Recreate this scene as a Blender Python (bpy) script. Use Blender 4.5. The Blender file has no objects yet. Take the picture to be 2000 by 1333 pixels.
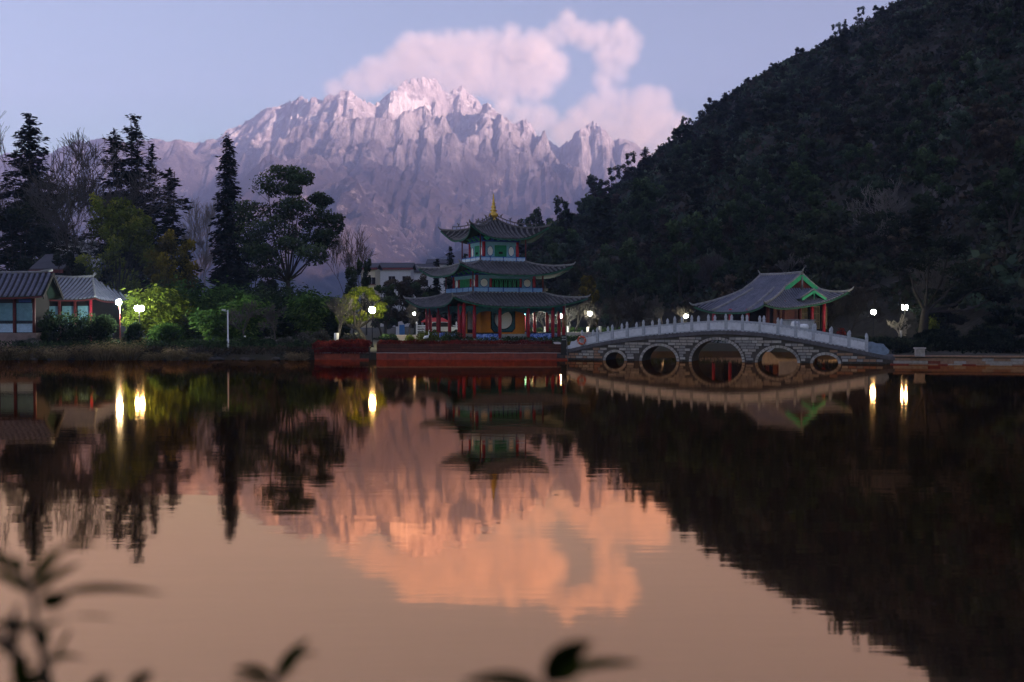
import bpy, math, random
import numpy as np
from mathutils import Vector, Matrix

R = math.radians
scn = bpy.context.scene
C = scn.collection

# ------------------------------------------------------------------ camera
CAM_Z, PITCH, FPX = 3.3, R(-1.303), 2000.0
cam_d = bpy.data.cameras.new('camera')
cam = bpy.data.objects.new('camera', cam_d)
C.objects.link(cam)
cam.location = (0, 0, CAM_Z)
cam.rotation_euler = (R(90) + PITCH, 0, 0)
cam_d.sensor_width = 36.0
cam_d.lens = 36.0
cam_d.clip_start = 0.1
cam_d.clip_end = 40000
cam_d.dof.use_dof = True
cam_d.dof.focus_distance = 95.0
cam_d.dof.aperture_fstop = 1.5
scn.camera = cam

# ------------------------------------------------------------------ sky and sun (low morning sun, right of and behind the camera)
SUN_EL, SUN_AZ = R(6.3), R(126)         # azimuth clockwise from +Y
SUN_DIR = Vector((math.sin(SUN_AZ) * math.cos(SUN_EL), math.cos(SUN_AZ) * math.cos(SUN_EL), math.sin(SUN_EL)))
world = bpy.data.worlds.new('World')
scn.world = world
world.use_nodes = True
wt = world.node_tree
wbg = wt.nodes['Background']
sky = wt.nodes.new('ShaderNodeTexSky')
sky.sky_type = 'NISHITA'
sky.sun_disc = False
sky.sun_elevation = SUN_EL
sky.sun_rotation = SUN_AZ
sky.altitude = 2400
sky.air_density = 1.0
sky.dust_density = 0.6
sky.ozone_density = 1.2
wgm = wt.nodes.new('ShaderNodeMix'); wgm.data_type = 'RGBA'; wgm.blend_type = 'MULTIPLY'
wgm.inputs[0].default_value = 1.0
wgm.inputs[7].default_value = (1.08, 0.95, 0.88, 1)
wt.links.new(sky.outputs[0], wgm.inputs[6])
wt.links.new(wgm.outputs[2], wbg.inputs['Color'])
wbg.inputs['Strength'].default_value = 0.061
sun_d = bpy.data.lights.new('sun', 'SUN')
sun_d.energy = 5.0
sun_d.angle = R(0.6)
sun_d.color = (1.0, 0.65, 0.60)
sun = bpy.data.objects.new('sun', sun_d)
C.objects.link(sun)
sun.rotation_euler = SUN_DIR.to_track_quat('Z', 'Y').to_euler()

scn.view_settings.view_transform = 'Standard'
scn.view_settings.look = 'None'
scn.view_settings.gamma = 1
scn.view_settings.use_curve_mapping = False
scn.view_settings.exposure = 1.98
cy = scn.cycles
cy.use_denoising = True
cy.max_bounces = 6
cy.diffuse_bounces = 2
cy.glossy_bounces = 3
cy.transmission_bounces = 2
cy.volume_bounces = 2
cy.transparent_max_bounces = 8
cy.caustics_reflective = False
cy.caustics_refractive = False
cy.use_light_tree = True
cy.sample_clamp_indirect = 4.0
cy.use_adaptive_sampling = True
cy.adaptive_threshold = 0.02

# ------------------------------------------------------------------ helpers
_f = Vector((0, math.cos(PITCH), math.sin(PITCH)))
_u = Vector((0, -math.sin(PITCH), math.cos(PITCH)))
def at(px, py, Y):
    """World point on the plane y=Y seen at photograph pixel (px,py)."""
    d = Vector((1, 0, 0)) * ((px - 1000) / FPX) + _u * ((666.5 - py) / FPX) + _f
    t = Y / d.y
    return Vector((0, 0, CAM_Z)) + d * t
def gx(px, Y):
    return at(px, 621, Y).x

def props(o, label=None, cat=None, group=None, kind=None):
    if label: o['label'] = label
    if cat: o['category'] = cat
    if group: o['group'] = group
    if kind: o['kind'] = kind
    return o

class MB:
    """Collects polygons into one mesh."""
    def __init__(s):
        s.v = []; s.f = []; s.mi = []; s.cur = 0; s.sm = []; s.smooth = False
    def add(s, vs, fs):
        b = len(s.v)
        s.v.extend([tuple(p) for p in vs])
        for f in fs:
            s.f.append(tuple(b + i for i in f)); s.mi.append(s.cur); s.sm.append(s.smooth)
    def box(s, c, size, rz=0.0, taper=1.0):
        hx, hy, hz = size[0] / 2, size[1] / 2, size[2] / 2
        ca, sa = math.cos(rz), math.sin(rz)
        vs = []
        for z, k in ((-hz, 1.0), (hz, taper)):
            for x, y in ((-hx, -hy), (hx, -hy), (hx, hy), (-hx, hy)):
                x *= k; y *= k
                vs.append((c[0] + x * ca - y * sa, c[1] + x * sa + y * ca, c[2] + z))
        s.add(vs, [(3, 2, 1, 0), (4, 5, 6, 7), (0, 1, 5, 4), (1, 2, 6, 5), (2, 3, 7, 6), (3, 0, 4, 7)])
        return s
    def bx(s, x0, x1, y0, y1, z0, z1):
        return s.box(((x0 + x1) / 2, (y0 + y1) / 2, (z0 + z1) / 2), (x1 - x0, y1 - y0, z1 - z0))
    def tube(s, pts, rad, n=6, cap=True):
        pts = [Vector(p) for p in pts]
        if not hasattr(rad, '__len__'): rad = [rad] * len(pts)
        b = len(s.v); m = len(pts)
        for i, p in enumerate(pts):
            t = (pts[min(i + 1, m - 1)] - pts[max(i - 1, 0)])
            if t.length < 1e-9: t = Vector((0, 0, 1))
            t.normalize()
            a = Vector((0, 0, 1)) if abs(t.z) < 0.9 else Vector((1, 0, 0))
            e1 = t.cross(a).normalized(); e2 = t.cross(e1)
            for k in range(n):
                q = 2 * math.pi * k / n
                s.v.append(tuple(p + (e1 * math.cos(q) + e2 * math.sin(q)) * rad[i]))
        for i in range(m - 1):
            for k in range(n):
                k2 = (k + 1) % n
                s.f.append((b + i * n + k, b + i * n + k2, b + (i + 1) * n + k2, b + (i + 1) * n + k))
                s.mi.append(s.cur); s.sm.append(True)
        if cap:
            s.f.append(tuple(b + k for k in range(n - 1, -1, -1))); s.mi.append(s.cur); s.sm.append(False)
            s.f.append(tuple(b + (m - 1) * n + k for k in range(n))); s.mi.append(s.cur); s.sm.append(False)
        return s
    def lathe(s, prof, c=(0, 0, 0), n=12):
        b = len(s.v); m = len(prof)
        for r, z in prof:
            for k in range(n):
                q = 2 * math.pi * k / n
                s.v.append((c[0] + r * math.cos(q), c[1] + r * math.sin(q), c[2] + z))
        for i in range(m - 1):
            for k in range(n):
                k2 = (k + 1) % n
                s.f.append((b + i * n + k, b + i * n + k2, b + (i + 1) * n + k2, b + (i + 1) * n + k))
                s.mi.append(s.cur); s.sm.append(True)
        return s
    def prism(s, poly, axis_pts):
        """poly: list of (a,b) in a local frame (o, ea, eb); extrude along vector n."""
        o, ea, eb, nv = [Vector(q) for q in axis_pts]
        m = len(poly)
        v0 = [o + ea * a + eb * b for a, b in poly]
        v1 = [p + nv for p in v0]
        fs = [tuple(range(m - 1, -1, -1)), tuple(range(m, 2 * m))]
        fs += [(i, (i + 1) % m, m + (i + 1) % m, m + i) for i in range(m)]
        s.add(v0 + v1, fs)
        return s
    def mesh(s, name, mats):
        me = bpy.data.meshes.new(name)
        me.from_pydata(s.v, [], s.f)
        if not isinstance(mats, (list, tuple)): mats = [mats]
        for m in mats: me.materials.append(m)
        if len(mats) > 1: me.polygons.foreach_set('material_index', s.mi)
        me.polygons.foreach_set('use_smooth', s.sm)
        me.update()
        return me
    def build(s, name, mats, parent=None):
        return link(name, s.mesh(name, mats), parent)

def link(name, me, parent=None, loc=None, rz=None):
    o = bpy.data.objects.new(name, me)
    C.objects.link(o)
    if parent: o.parent = parent
    if loc is not None: o.location = loc
    if rz is not None: o.rotation_euler = (0, 0, rz)
    return o
def empty(name, loc=(0, 0, 0), rz=0.0):
    o = bpy.data.objects.new(name, None)
    C.objects.link(o); o.location = loc; o.rotation_euler = (0, 0, rz)
    o.empty_display_size = 0.3
    return o
def copy_tree(o, parent=None):
    c = o.copy(); C.objects.link(c)
    if parent: c.parent = parent
    for ch in o.children:
        copy_tree(ch, c)
    return c

def npmesh(name, V, F, mats, smooth=True, col=None):
    """numpy mesh: V (n,3), F (m,k)"""
    V = np.asarray(V, dtype=np.float32); F = np.asarray(F, dtype=np.int32)
    me = bpy.data.meshes.new(name)
    me.vertices.add(len(V)); me.vertices.foreach_set('co', V.ravel())
    k = F.shape[1]
    me.loops.add(F.size); me.loops.foreach_set('vertex_index', F.ravel())
    me.polygons.add(len(F))
    me.polygons.foreach_set('loop_start', np.arange(0, F.size, k, dtype=np.int32))
    me.polygons.foreach_set('loop_total', np.full(len(F), k, dtype=np.int32))
    me.polygons.foreach_set('use_smooth', np.full(len(F), smooth, dtype=bool))
    if col is not None:
        a = me.attributes.new('tint', 'FLOAT', 'POINT')
        a.data.foreach_set('value', np.asarray(col, dtype=np.float32))
    if not isinstance(mats, (list, tuple)): mats = [mats]
    for m in mats: me.materials.append(m)
    me.update(calc_edges=True)
    return me

# ------------------------------------------------------------------ noise (numpy)
def vnoise(x, y, seed=0):
    x = np.asarray(x, float); y = np.asarray(y, float)
    xi = np.floor(x).astype(np.int64); yi = np.floor(y).astype(np.int64)
    xf = x - xi; yf = y - yi
    def h(a, b):
        n = (a * 374761393 + b * 668265263 + seed * 1442695041) & 0xffffffff
        n = ((n ^ (n >> 13)) * 1274126177) & 0xffffffff
        n = n ^ (n >> 16)
        return (n & 0xffff) / 65535.0
    u = xf * xf * xf * (xf * (xf * 6 - 15) + 10); v = yf * yf * yf * (yf * (yf * 6 - 15) + 10)
    return (h(xi, yi) * (1 - u) + h(xi + 1, yi) * u) * (1 - v) + (h(xi, yi + 1) * (1 - u) + h(xi + 1, yi + 1) * u) * v
def fbm(x, y, o=5, seed=0, gain=0.5):
    s = 0; a = 1.0; t = 0
    for i in range(o):
        s = s + a * vnoise(x * 2 ** i + 17.3 * i, y * 2 ** i - 9.1 * i, seed + i); t += a; a *= gain
    return s / t
def ridged(x, y, o=5, seed=0, gain=0.5):
    s = 0; a = 1.0; t = 0; w = 1.0
    for i in range(o):
        n = 1 - np.abs(2 * vnoise(x * 2 ** i + 5.7 * i, y * 2 ** i + 3.1 * i, seed + i) - 1)
        n = n * n * w
        w = np.clip(n * 1.8, 0, 1)
        s = s + a * n; t += a; a *= gain
    return s / t

# ------------------------------------------------------------------ materials
MATS = {}
def nodes(name):
    m = bpy.data.materials.new(name); m.use_nodes = True
    MATS[name] = m
    t = m.node_tree
    return m, t, t.nodes['Principled BSDF']
def N(t, typ, **kw):
    n = t.nodes.new(typ)
    for k, v in kw.items(): setattr(n, k, v)
    return n
def ramp(t, fac, stops):
    r = N(t, 'ShaderNodeValToRGB')
    e = r.color_ramp.elements
    while len(e) < len(stops): e.new(0.5)
    for i, (p, c) in enumerate(stops):
        e[i].position = p; e[i].color = (*c, 1) if len(c) == 3 else c
    t.links.new(fac, r.inputs[0])
    return r.outputs[0]
def mixc(t, fac, a, b, mode='MIX'):
    n = N(t, 'ShaderNodeMix', data_type='RGBA', blend_type=mode)
    for s, v in ((0, fac), (6, a), (7, b)):
        if hasattr(v, 'is_output'): t.links.new(v, n.inputs[s])
        else: n.inputs[s].default_value = v if s == 0 else ((*v, 1) if len(v) == 3 else v)
    return n.outputs[2]
def math_(t, op, a, b=None, clamp=False):
    n = N(t, 'ShaderNodeMath', operation=op, use_clamp=clamp)
    for i, v in enumerate((a, b)):
        if v is None: continue
        if hasattr(v, 'is_output'): t.links.new(v, n.inputs[i])
        else: n.inputs[i].default_value = v
    return n.outputs[0]
def noise(t, scale, detail=4, rough=0.6, vec=None, coord='Object'):
    n = N(t, 'ShaderNodeTexNoise'); n.inputs['Scale'].default_value = scale
    n.inputs['Detail'].default_value = detail; n.inputs['Roughness'].default_value = rough
    if vec is None:
        tc = N(t, 'ShaderNodeTexCoord'); vec = tc.outputs[coord]
    t.links.new(vec, n.inputs['Vector'])
    return n.outputs['Fac']
def bump(t, b, h, strength=0.3, dist=0.05):
    n = N(t, 'ShaderNodeBump'); n.inputs['Strength'].default_value = strength; n.inputs['Distance'].default_value = dist
    t.links.new(h, n.inputs['Height']); t.links.new(n.outputs[0], b.inputs['Normal'])
def mat(name, col, rough=0.7, var=0.25, scale=6.0, col2=None, bmp=0.0, spec=0.3, metal=0.0, wear=None):
    """Painted or stone surface with blotchy variation."""
    m, t, b = nodes(name)
    f = noise(t, scale, 5, 0.65)
    c2 = col2 if col2 else tuple(c * (1 - var) for c in col)
    o = ramp(t, f, [(0.32, c2), (0.68, col)])
    if wear:
        w = noise(t, scale * 3.1, 6, 0.7)
        wf = ramp(t, w, [(0.60, (0, 0, 0)), (0.68, (1, 1, 1))])
        o = mixc(t, wf, o, wear)
    t.links.new(o, b.inputs['Base Color'])
    b.inputs['Roughness'].default_value = rough
    b.inputs['Specular IOR Level'].default_value = spec
    b.inputs['Metallic'].default_value = metal
    if bmp: bump(t, b, noise(t, scale * 5, 4, 0.6), bmp, 0.04)
    return m
def leafmat(name, c1, c2, c3=None, transl=0.35, rough=0.55):
    """Foliage: colour by the leaf's own tint value, partly translucent."""
    m = bpy.data.materials.new(name); m.use_nodes = True; MATS[name] = m
    t = m.node_tree
    t.nodes.remove(t.nodes['Principled BSDF'])
    out = t.nodes['Material Output']
    at_ = N(t, 'ShaderNodeAttribute', attribute_name='tint')
    oi = N(t, 'ShaderNodeObjectInfo')
    f = math_(t, 'ADD', at_.outputs['Fac'], math_(t, 'MULTIPLY', math_(t, 'SUBTRACT', oi.outputs['Random'], 0.5), 0.35))
    st = [(0.1, c1), (0.65, c2)] + ([(0.95, c3)] if c3 else [])
    col = ramp(t, f, st)
    d = N(t, 'ShaderNodeBsdfDiffuse'); tr = N(t, 'ShaderNodeBsdfTranslucent')
    t.links.new(col, d.inputs[0]); t.links.new(col, tr.inputs[0])
    mx = N(t, 'ShaderNodeMixShader'); mx.inputs[0].default_value = transl
    t.links.new(d.outputs[0], mx.inputs[1]); t.links.new(tr.outputs[0], mx.inputs[2])
    t.links.new(mx.outputs[0], out.inputs['Surface'])
    return m
def emat(name, col, strength):
    m = bpy.data.materials.new(name); m.use_nodes = True; MATS[name] = m
    t = m.node_tree; b = t.nodes['Principled BSDF']
    b.inputs['Base Color'].default_value = (0.8, 0.8, 0.8, 1)
    b.inputs['Emission Color'].default_value = (*col, 1)
    b.inputs['Emission Strength'].default_value = strength
    return m
# ================================================================== STRUCTURE: ground, water, hill, mountain
# ---- lake outline (metres)
LAKE = [(-75, 4), (-12, 5.2), (0, 5.6), (14, 5.0), (70, 8), (58, 45), (37.5, 70.3), (27.2, 72.6), (27.8, 78), (30, 96), (22, 101), (7, 100),
        (5.2, 92), (5.2, 80.6), (-15.4, 80.6), (-19, 79.4), (-26, 80.6), (-33, 79.6), (-41, 81.0), (-52, 80.0), (-78, 66)]
def poly_sd(px, py, poly):
    """signed distance, negative inside"""
    px = np.asarray(px, float); py = np.asarray(py, float)
    d = np.full(px.shape, 1e18); inside = np.zeros(px.shape, bool)
    n = len(poly)
    for i in range(n):
        ax, ay = poly[i]; bx_, by_ = poly[(i + 1) % n]
        ex, ey = bx_ - ax, by_ - ay
        wx, wy = px - ax, py - ay
        k = np.clip((wx * ex + wy * ey) / (ex * ex + ey * ey), 0, 1)
        d = np.minimum(d, (wx - ex * k) ** 2 + (wy - ey * k) ** 2)
        c = ((ay <= py) & (by_ > py)) | ((by_ <= py) & (ay > py))
        with np.errstate(divide='ignore', invalid='ignore'):
            xi = ax + (py - ay) / np.where(by_ == ay, 1e-9, by_ - ay) * ex
        inside ^= c & (px < xi)
    d = np.sqrt(d)
    return np.where(inside, -d, d)
def smooth01(x):
    x = np.clip(x, 0, 1); return x * x * (3 - 2 * x)

RIDGE = [(560, 1100, 262), (400, 600, 262), (335, 330, 258), (490, 40, 250), (600, -320, 210), (300, -760, 150)]
HILL_S = 0.70
def hill_z(x, y):
    x = np.asarray(x, float); y = np.asarray(y, float)
    h = np.full(x.shape, -1e9)
    for (ax, ay, az), (bx_, by_, bz) in zip(RIDGE[:-1], RIDGE[1:]):
        ex, ey = bx_ - ax, by_ - ay
        k = np.clip(((x - ax) * ex + (y - ay) * ey) / (ex * ex + ey * ey), 0, 1)
        h = np.maximum(h, az + (bz - az) * k - HILL_S * np.hypot(x - ax - ex * k, y - ay - ey * k))
    h = h - 6
    h = h + 14 * (fbm(x / 90, y / 90, 4, 3) - 0.5) * smooth01(h / 60) * 2 + 5 * (fbm(x / 22, y / 22, 3, 8) - 0.5) * smooth01(h / 30) * 2
    k = 7.0                                         # soft foot, rounded top
    h = k * np.log1p(np.exp(np.clip(h / k, -40, 40)))
    h = np.where(h > 220, 220 + 30 * (1 - np.exp(-(h - 220) / 30)), h)
    return h * smooth01((poly_sd(x, y, LAKE) + 1) / 30)
def ground_z(x, y):
    x = np.asarray(x, float); y = np.asarray(y, float)
    sd = poly_sd(x, y, LAKE)
    sd = sd + 0.8 * (fbm(x / 3.0, y / 3.0, 3, 5) - 0.5) * ((x < -16) | (y < 40))
    z = -1.4 + 2.1 * smooth01((sd + 1.2) / 1.9)
    z = z + 0.35 * smooth01((sd - 2) / 12) + 0.35 * (fbm(x / 7, y / 7, 3, 2) - 0.4) * smooth01((sd - 1) / 6)
    near = smooth01((9 - y) / 4) * (sd > 0)
    z = z + near * 0.55 * smooth01(sd / 3)
    far = smooth01((y - 130) / 500)
    z = z + 2.0 * far
    return z

def lin(a, b, s): return np.arange(a, b, s)
xs = np.concatenate([[-3600, -3000, -2400, -1800, -1300, -900, -600, -420, -300, -220, -170, -140], lin(-120, 100, 0.9),
                     [104, 110, 120, 135, 160, 200, 260, 340, 460, 620, 850, 1200, 1700, 2300, 3000, 3600]])
ys = np.concatenate([[-600, -450, -330, -240, -170, -120, -80, -50, -30, -18], lin(-10, 125, 0.9),
                     [128, 134, 142, 152, 165, 182, 205, 235, 275, 330, 400, 500, 640, 820, 1050, 1350, 1700, 2100]])
GX, GY = np.meshgrid(xs, ys)
GZ = ground_z(GX, GY)
def grid_faces(nx, ny):
    i = np.arange(nx * ny).reshape(ny, nx)
    return np.stack([i[:-1, :-1], i[:-1, 1:], i[1:, 1:], i[1:, :-1]], -1).reshape(-1, 4)
m, t, b = nodes('ground_soil')
f1 = noise(t, 0.35, 6, 0.65); f2 = noise(t, 3.0, 5, 0.7)
cc = ramp(t, f1, [(0.35, (0.030, 0.034, 0.016)), (0.52, (0.055, 0.048, 0.026)), (0.7, (0.090, 0.070, 0.045))])
t.links.new(mixc(t, math_(t, 'MULTIPLY', f2, 0.7), cc, (0.035, 0.028, 0.018)), b.inputs['Base Color'])
b.inputs['Roughness'].default_value = 0.95
bump(t, b, f2, 0.6, 0.1)
g = link('ground', npmesh('ground', np.stack([GX, GY, GZ], -1).reshape(-1, 3), grid_faces(len(xs), len(ys)), m))
props(g, kind='structure')

# ---- water: dark lake, warm tint and boost painted into its reflection, long smooth ripples
m = bpy.data.materials.new('lake_water'); m.use_nodes = True
t = m.node_tree; t.nodes.remove(t.nodes['Principled BSDF'])
out = t.nodes['Material Output']
tc = N(t, 'ShaderNodeTexCoord')
mp = N(t, 'ShaderNodeMapping'); mp.inputs['Scale'].default_value = (0.22, 1.0, 1.0)
t.links.new(tc.outputs['Object'], mp.inputs['Vector'])
n1 = noise(t, 1.6, 3, 0.55, vec=mp.outputs[0])
n2 = noise(t, 6.0, 2, 0.5, vec=mp.outputs[0])
patch = ramp(t, noise(t, 0.06, 3, 0.6, vec=mp.outputs[0]), [(0.42, (0.25, 0.25, 0.25)), (0.62, (1, 1, 1))])
hh = math_(t, 'ADD', n1, math_(t, 'MULTIPLY', n2, math_(t, 'MULTIPLY', patch, 0.22)))
bp = N(t, 'ShaderNodeBump'); bp.inputs['Strength'].default_value = 0.02; bp.inputs['Distance'].default_value = 0.10
t.links.new(hh, bp.inputs['Height'])
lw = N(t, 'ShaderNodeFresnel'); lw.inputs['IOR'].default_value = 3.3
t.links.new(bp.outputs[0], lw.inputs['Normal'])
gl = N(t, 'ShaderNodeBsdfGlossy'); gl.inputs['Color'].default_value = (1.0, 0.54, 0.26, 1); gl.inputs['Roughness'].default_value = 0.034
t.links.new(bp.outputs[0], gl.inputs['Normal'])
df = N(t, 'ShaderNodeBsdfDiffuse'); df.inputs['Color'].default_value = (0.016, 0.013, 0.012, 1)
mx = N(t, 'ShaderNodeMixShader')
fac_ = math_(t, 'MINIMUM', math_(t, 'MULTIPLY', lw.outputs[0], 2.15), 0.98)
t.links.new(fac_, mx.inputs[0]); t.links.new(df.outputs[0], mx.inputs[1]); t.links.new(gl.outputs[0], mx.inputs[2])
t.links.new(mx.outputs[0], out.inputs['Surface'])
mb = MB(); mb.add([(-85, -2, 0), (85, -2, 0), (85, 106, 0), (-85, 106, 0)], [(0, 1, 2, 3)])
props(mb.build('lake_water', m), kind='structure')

# ---- hill on the right
hx = np.concatenate([lin(-60, 300, 3.0), lin(300, 960, 12)]); hy = np.concatenate([lin(-700, -60, 14), lin(-60, 480, 3.2), lin(480, 1500, 14)])
HX, HY = np.meshgrid(hx, hy)
HZ = hill_z(HX, HY) + 1.0 - 4.0 * smooth01((6 - hill_z(HX, HY)) / 6)
HZ = HZ + 1.2 * (fbm(HX / 6, HY / 6, 3, 21) - 0.5) * smooth01((HZ - 5) / 20)
m, t, b = nodes('hillside')
geo = N(t, 'ShaderNodeNewGeometry')
f1 = noise(t, 0.035, 6, 0.7); f2 = noise(t, 0.3, 5, 0.7)
cc = ramp(t, f2, [(0.35, (0.014, 0.013, 0.008)), (0.6, (0.036, 0.031, 0.020))])
rk = ramp(t, f1, [(0.56, (0, 0, 0)), (0.66, (1, 1, 1))])
rk2 = ramp(t, f2, [(0.45, (0, 0, 0)), (0.6, (1, 1, 1))])
t.links.new(mixc(t, math_(t, 'MULTIPLY', rk, rk2), cc, (0.17, 0.16, 0.155)), b.inputs['Base Color'])
b.inputs['Roughness'].default_value = 1.0
bump(t, b, f2, 0.8, 0.8)
hl = link('hill', npmesh('hill', np.stack([HX, HY, HZ], -1).reshape(-1, 3), grid_faces(len(hx), len(hy)), m))
props(hl, kind='structure')

# ---- snow mountain: skyline measured in the photograph, eroded into spurs and gullies
SKY = [(-700, 330), (-300, 312), (0, 300), (130, 296), (200, 291), (250, 278), (290, 272), (340, 272), (390, 277), (430, 268), (470, 243), (505, 222), (520, 212),
       (545, 207), (562, 199), (590, 186), (604, 193), (614, 190), (628, 197), (640, 192), (655, 183), (675, 177), (690, 184), (702, 194), (715, 189), (730, 200),
       (745, 196), (765, 178), (785, 160), (803, 152), (820, 149), (838, 153), (850, 151), (862, 162), (872, 178), (884, 176), (900, 167), (915, 175),
       (932, 187), (946, 204), (958, 212), (966, 226), (975, 240), (985, 236), (997, 243), (1008, 238), (1018, 240), (1027, 230), (1036, 240), (1046, 255), (1058, 268), (1075, 278), (1095, 286),
       (1112, 270), (1130, 254), (1145, 243), (1160, 234), (1174, 245), (1186, 262), (1200, 276), (1208, 272), (1222, 268), (1236, 274), (1250, 287), (1262, 290), (1280, 300), (1330, 330), (1420, 350), (1600, 420), (1900, 470), (2600, 540)]
MX0, MX1, MY0, MY1, MD = -3000.0, 2800.0, 1500.0, 4900.0, 13.0
mx_ = np.arange(MX0, MX1, MD); my_ = np.arange(MY0, MY1, MD)
nx, ny = len(mx_), len(my_)
X, Y = np.meshgrid(mx_, my_)
spx = np.array([p[0] for p in SKY], float); spy = np.array([p[1] for p in SKY], float)
def crest_y(x):
    return 3900 + 130 * np.sin(x / 330.0 + 0.6) + 90 * np.sin(x / 145.0 + 2.0) + 60 * (fbm(x / 60.0, x * 0 + 3.3, 3, 91) - 0.5) * 2
YC = crest_y(mx_)
pcol = 1000 + 2000 * mx_ / YC
pyc = np.interp(pcol, spx, spy)
# elevation of the pixel row on the pitched camera
tanel = np.tan(np.arctan((666.5 - pyc) / 2000.0) + PITCH)
HC = tanel * YC + CAM_Z
HC = HC + smooth01((HC - 520) / 150) * smooth01((mx_ + 1080) / 260) * 9 * (ridged(mx_ / 75.0, mx_ * 0 + 1.7, 3, 44) - 0.45)
DY = (Y - YC[None, :])
W = np.where(DY < 0, 2150.0, 1300.0)
u = np.clip(np.abs(DY) / W, 0, 1)
prof = (1 - u) ** 1.55
wx = X + 130 * (fbm(X / 420, Y / 420, 4, 31) - 0.5) * 2; wy = Y + 130 * (fbm(X / 420, Y / 420, 4, 41) - 0.5) * 2
sm = np.convolve(np.pad(HC, 40, mode='edge'), np.hanning(81) / np.hanning(81).sum(), 'valid')
kk = np.exp(-(np.abs(DY) / 260.0) ** 2)
Hb = (HC[None, :] * kk + sm[None, :] * (1 - kk)) * prof
big = ridged(wx / 520, wy / 640, 4, 51)
Z = Hb * (0.56 + 0.86 * big * (1 - kk) + 0.44 * kk)
Z = Z + 10 * fbm(X / 60, Y / 60, 3, 61)
# foothill rolling in front
fh = 150 * np.exp(-((Y - 1950) / 260) ** 2) * smooth01((X + 500) / 500) * (0.7 + 0.5 * fbm(X / 260, Y / 260, 4, 71))
Z = np.maximum(Z, fh + 0.35 * Z)
fixed = np.abs(DY) < MD * 0.75
fixed[0, :] = True; fixed[-1, :] = True; fixed[:, 0] = True; fixed[:, -1] = True
offs = [(-1, 0, 1.0), (1, 0, 1.0), (0, -1, 1.0), (0, 1, 1.0), (-1, -1, 1.4142), (-1, 1, 1.4142), (1, -1, 1.4142), (1, 1, 1.4142)]
idx = np.arange(nx * ny).reshape(ny, nx)
for it in range(14):
    P = np.pad(Z, 1, mode='edge')
    best = np.zeros_like(Z); rec = idx.copy(); rl = np.full(Z.shape, MD)
    for dy_, dx_, L in offs:
        nb = P[1 + dy_:1 + dy_ + ny, 1 + dx_:1 + dx_ + nx]
        s = (Z - nb) / (L * MD)
        r2 = np.clip(np.arange(ny) + dy_, 0, ny - 1)[:, None] * nx + np.clip(np.arange(nx) + dx_, 0, nx - 1)[None, :]
        mk = s > best
        best = np.where(mk, s, best); rec = np.where(mk, r2, rec); rl = np.where(mk, L * MD, rl)
    order = np.argsort(-Z.ravel()).tolist()
    recl = rec.ravel().tolist()
    A = [1.0] * (nx * ny)
    for i in order:
        j = recl[i]
        if j != i: A[j] += A[i]
    Aa = np.array(A)
    Kf = (0.30 * np.power(Aa, 0.46) / rl.ravel() * MD / 6.0)
    Kf[fixed.ravel()] = 0
    Kl = Kf.tolist(); z = Z.ravel().tolist()
    for i in reversed(order):
        j = recl[i]
        if j != i and Kl[i] > 0:
            k = Kl[i]; z[i] = (z[i] + k * z[j]) / (1 + k)
    Z = np.array(z).reshape(ny, nx)
    Zs = (np.roll(Z, 1, 0) + np.roll(Z, -1, 0) + np.roll(Z, 1, 1) + np.roll(Z, -1, 1)) / 4
    Z = np.where(fixed, Z, Z * 0.96 + Zs * 0.04)
# refine x2 and add rock detail
def up2(a):
    b_ = np.zeros((a.shape[0] * 2 - 1, a.shape[1] * 2 - 1))
    b_[::2, ::2] = a; b_[1::2, ::2] = (a[:-1] + a[1:]) / 2
    b_[:, 1::2] = (b_[:, :-2:2] + b_[:, 2::2]) / 2
    return b_
Zf = up2(Z); Xf = up2(X); Yf = up2(Y)
gy_, gx_ = np.gradient(Zf, MD / 2)
slope = np.sqrt(gx_ ** 2 + gy_ ** 2)
rocky = smooth01((Zf - 330) / 260) * smooth01((slope - 0.35) / 0.5) * (0.1 + 0.9 * smooth01((Xf + 1150) / 400))
DYf = up2(DY)
rocky = rocky * (1 - 0.75 * np.exp(-(DYf / 55.0) ** 2))
rw = Xf + 26 * (fbm(Xf / 70, Yf / 70, 3, 15) - 0.5)
rw2 = rw + 60 * (fbm(Xf / 240, Yf / 240, 3, 19) - 0.5) + 0.22 * (Yf - 3400) * (fbm(Xf / 500, Yf / 500, 2, 23) - 0.5) * 2
cw, sw = math.cos(0.6), math.sin(0.6)
rA = ridged((rw2 * cw + Yf * sw) / 120, (-rw2 * sw + Yf * cw) / 95, 5, 81, 0.6); rB = ridged((rw2 * cw - Yf * sw) / 150, (rw2 * sw + Yf * cw) / 110, 5, 82, 0.6)
rib = np.maximum(rA, rB * 0.95) - 0.45
Zf = Zf + rib * 62 * rocky + 20 * (ridged(rw / 88, Yf / 84, 4, 83, 0.72) - 0.4) * smooth01((Zf - 60) / 200) * (1 - 0.7 * np.exp(-(DYf / 55.0) ** 2)) * (0.3 + 0.7 * smooth01((Xf + 1250) / 500)) + 15 * (ridged(Xf / 30, Yf / 36, 2, 87) - 0.4) * smooth01((Zf - 120) / 200)
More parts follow.
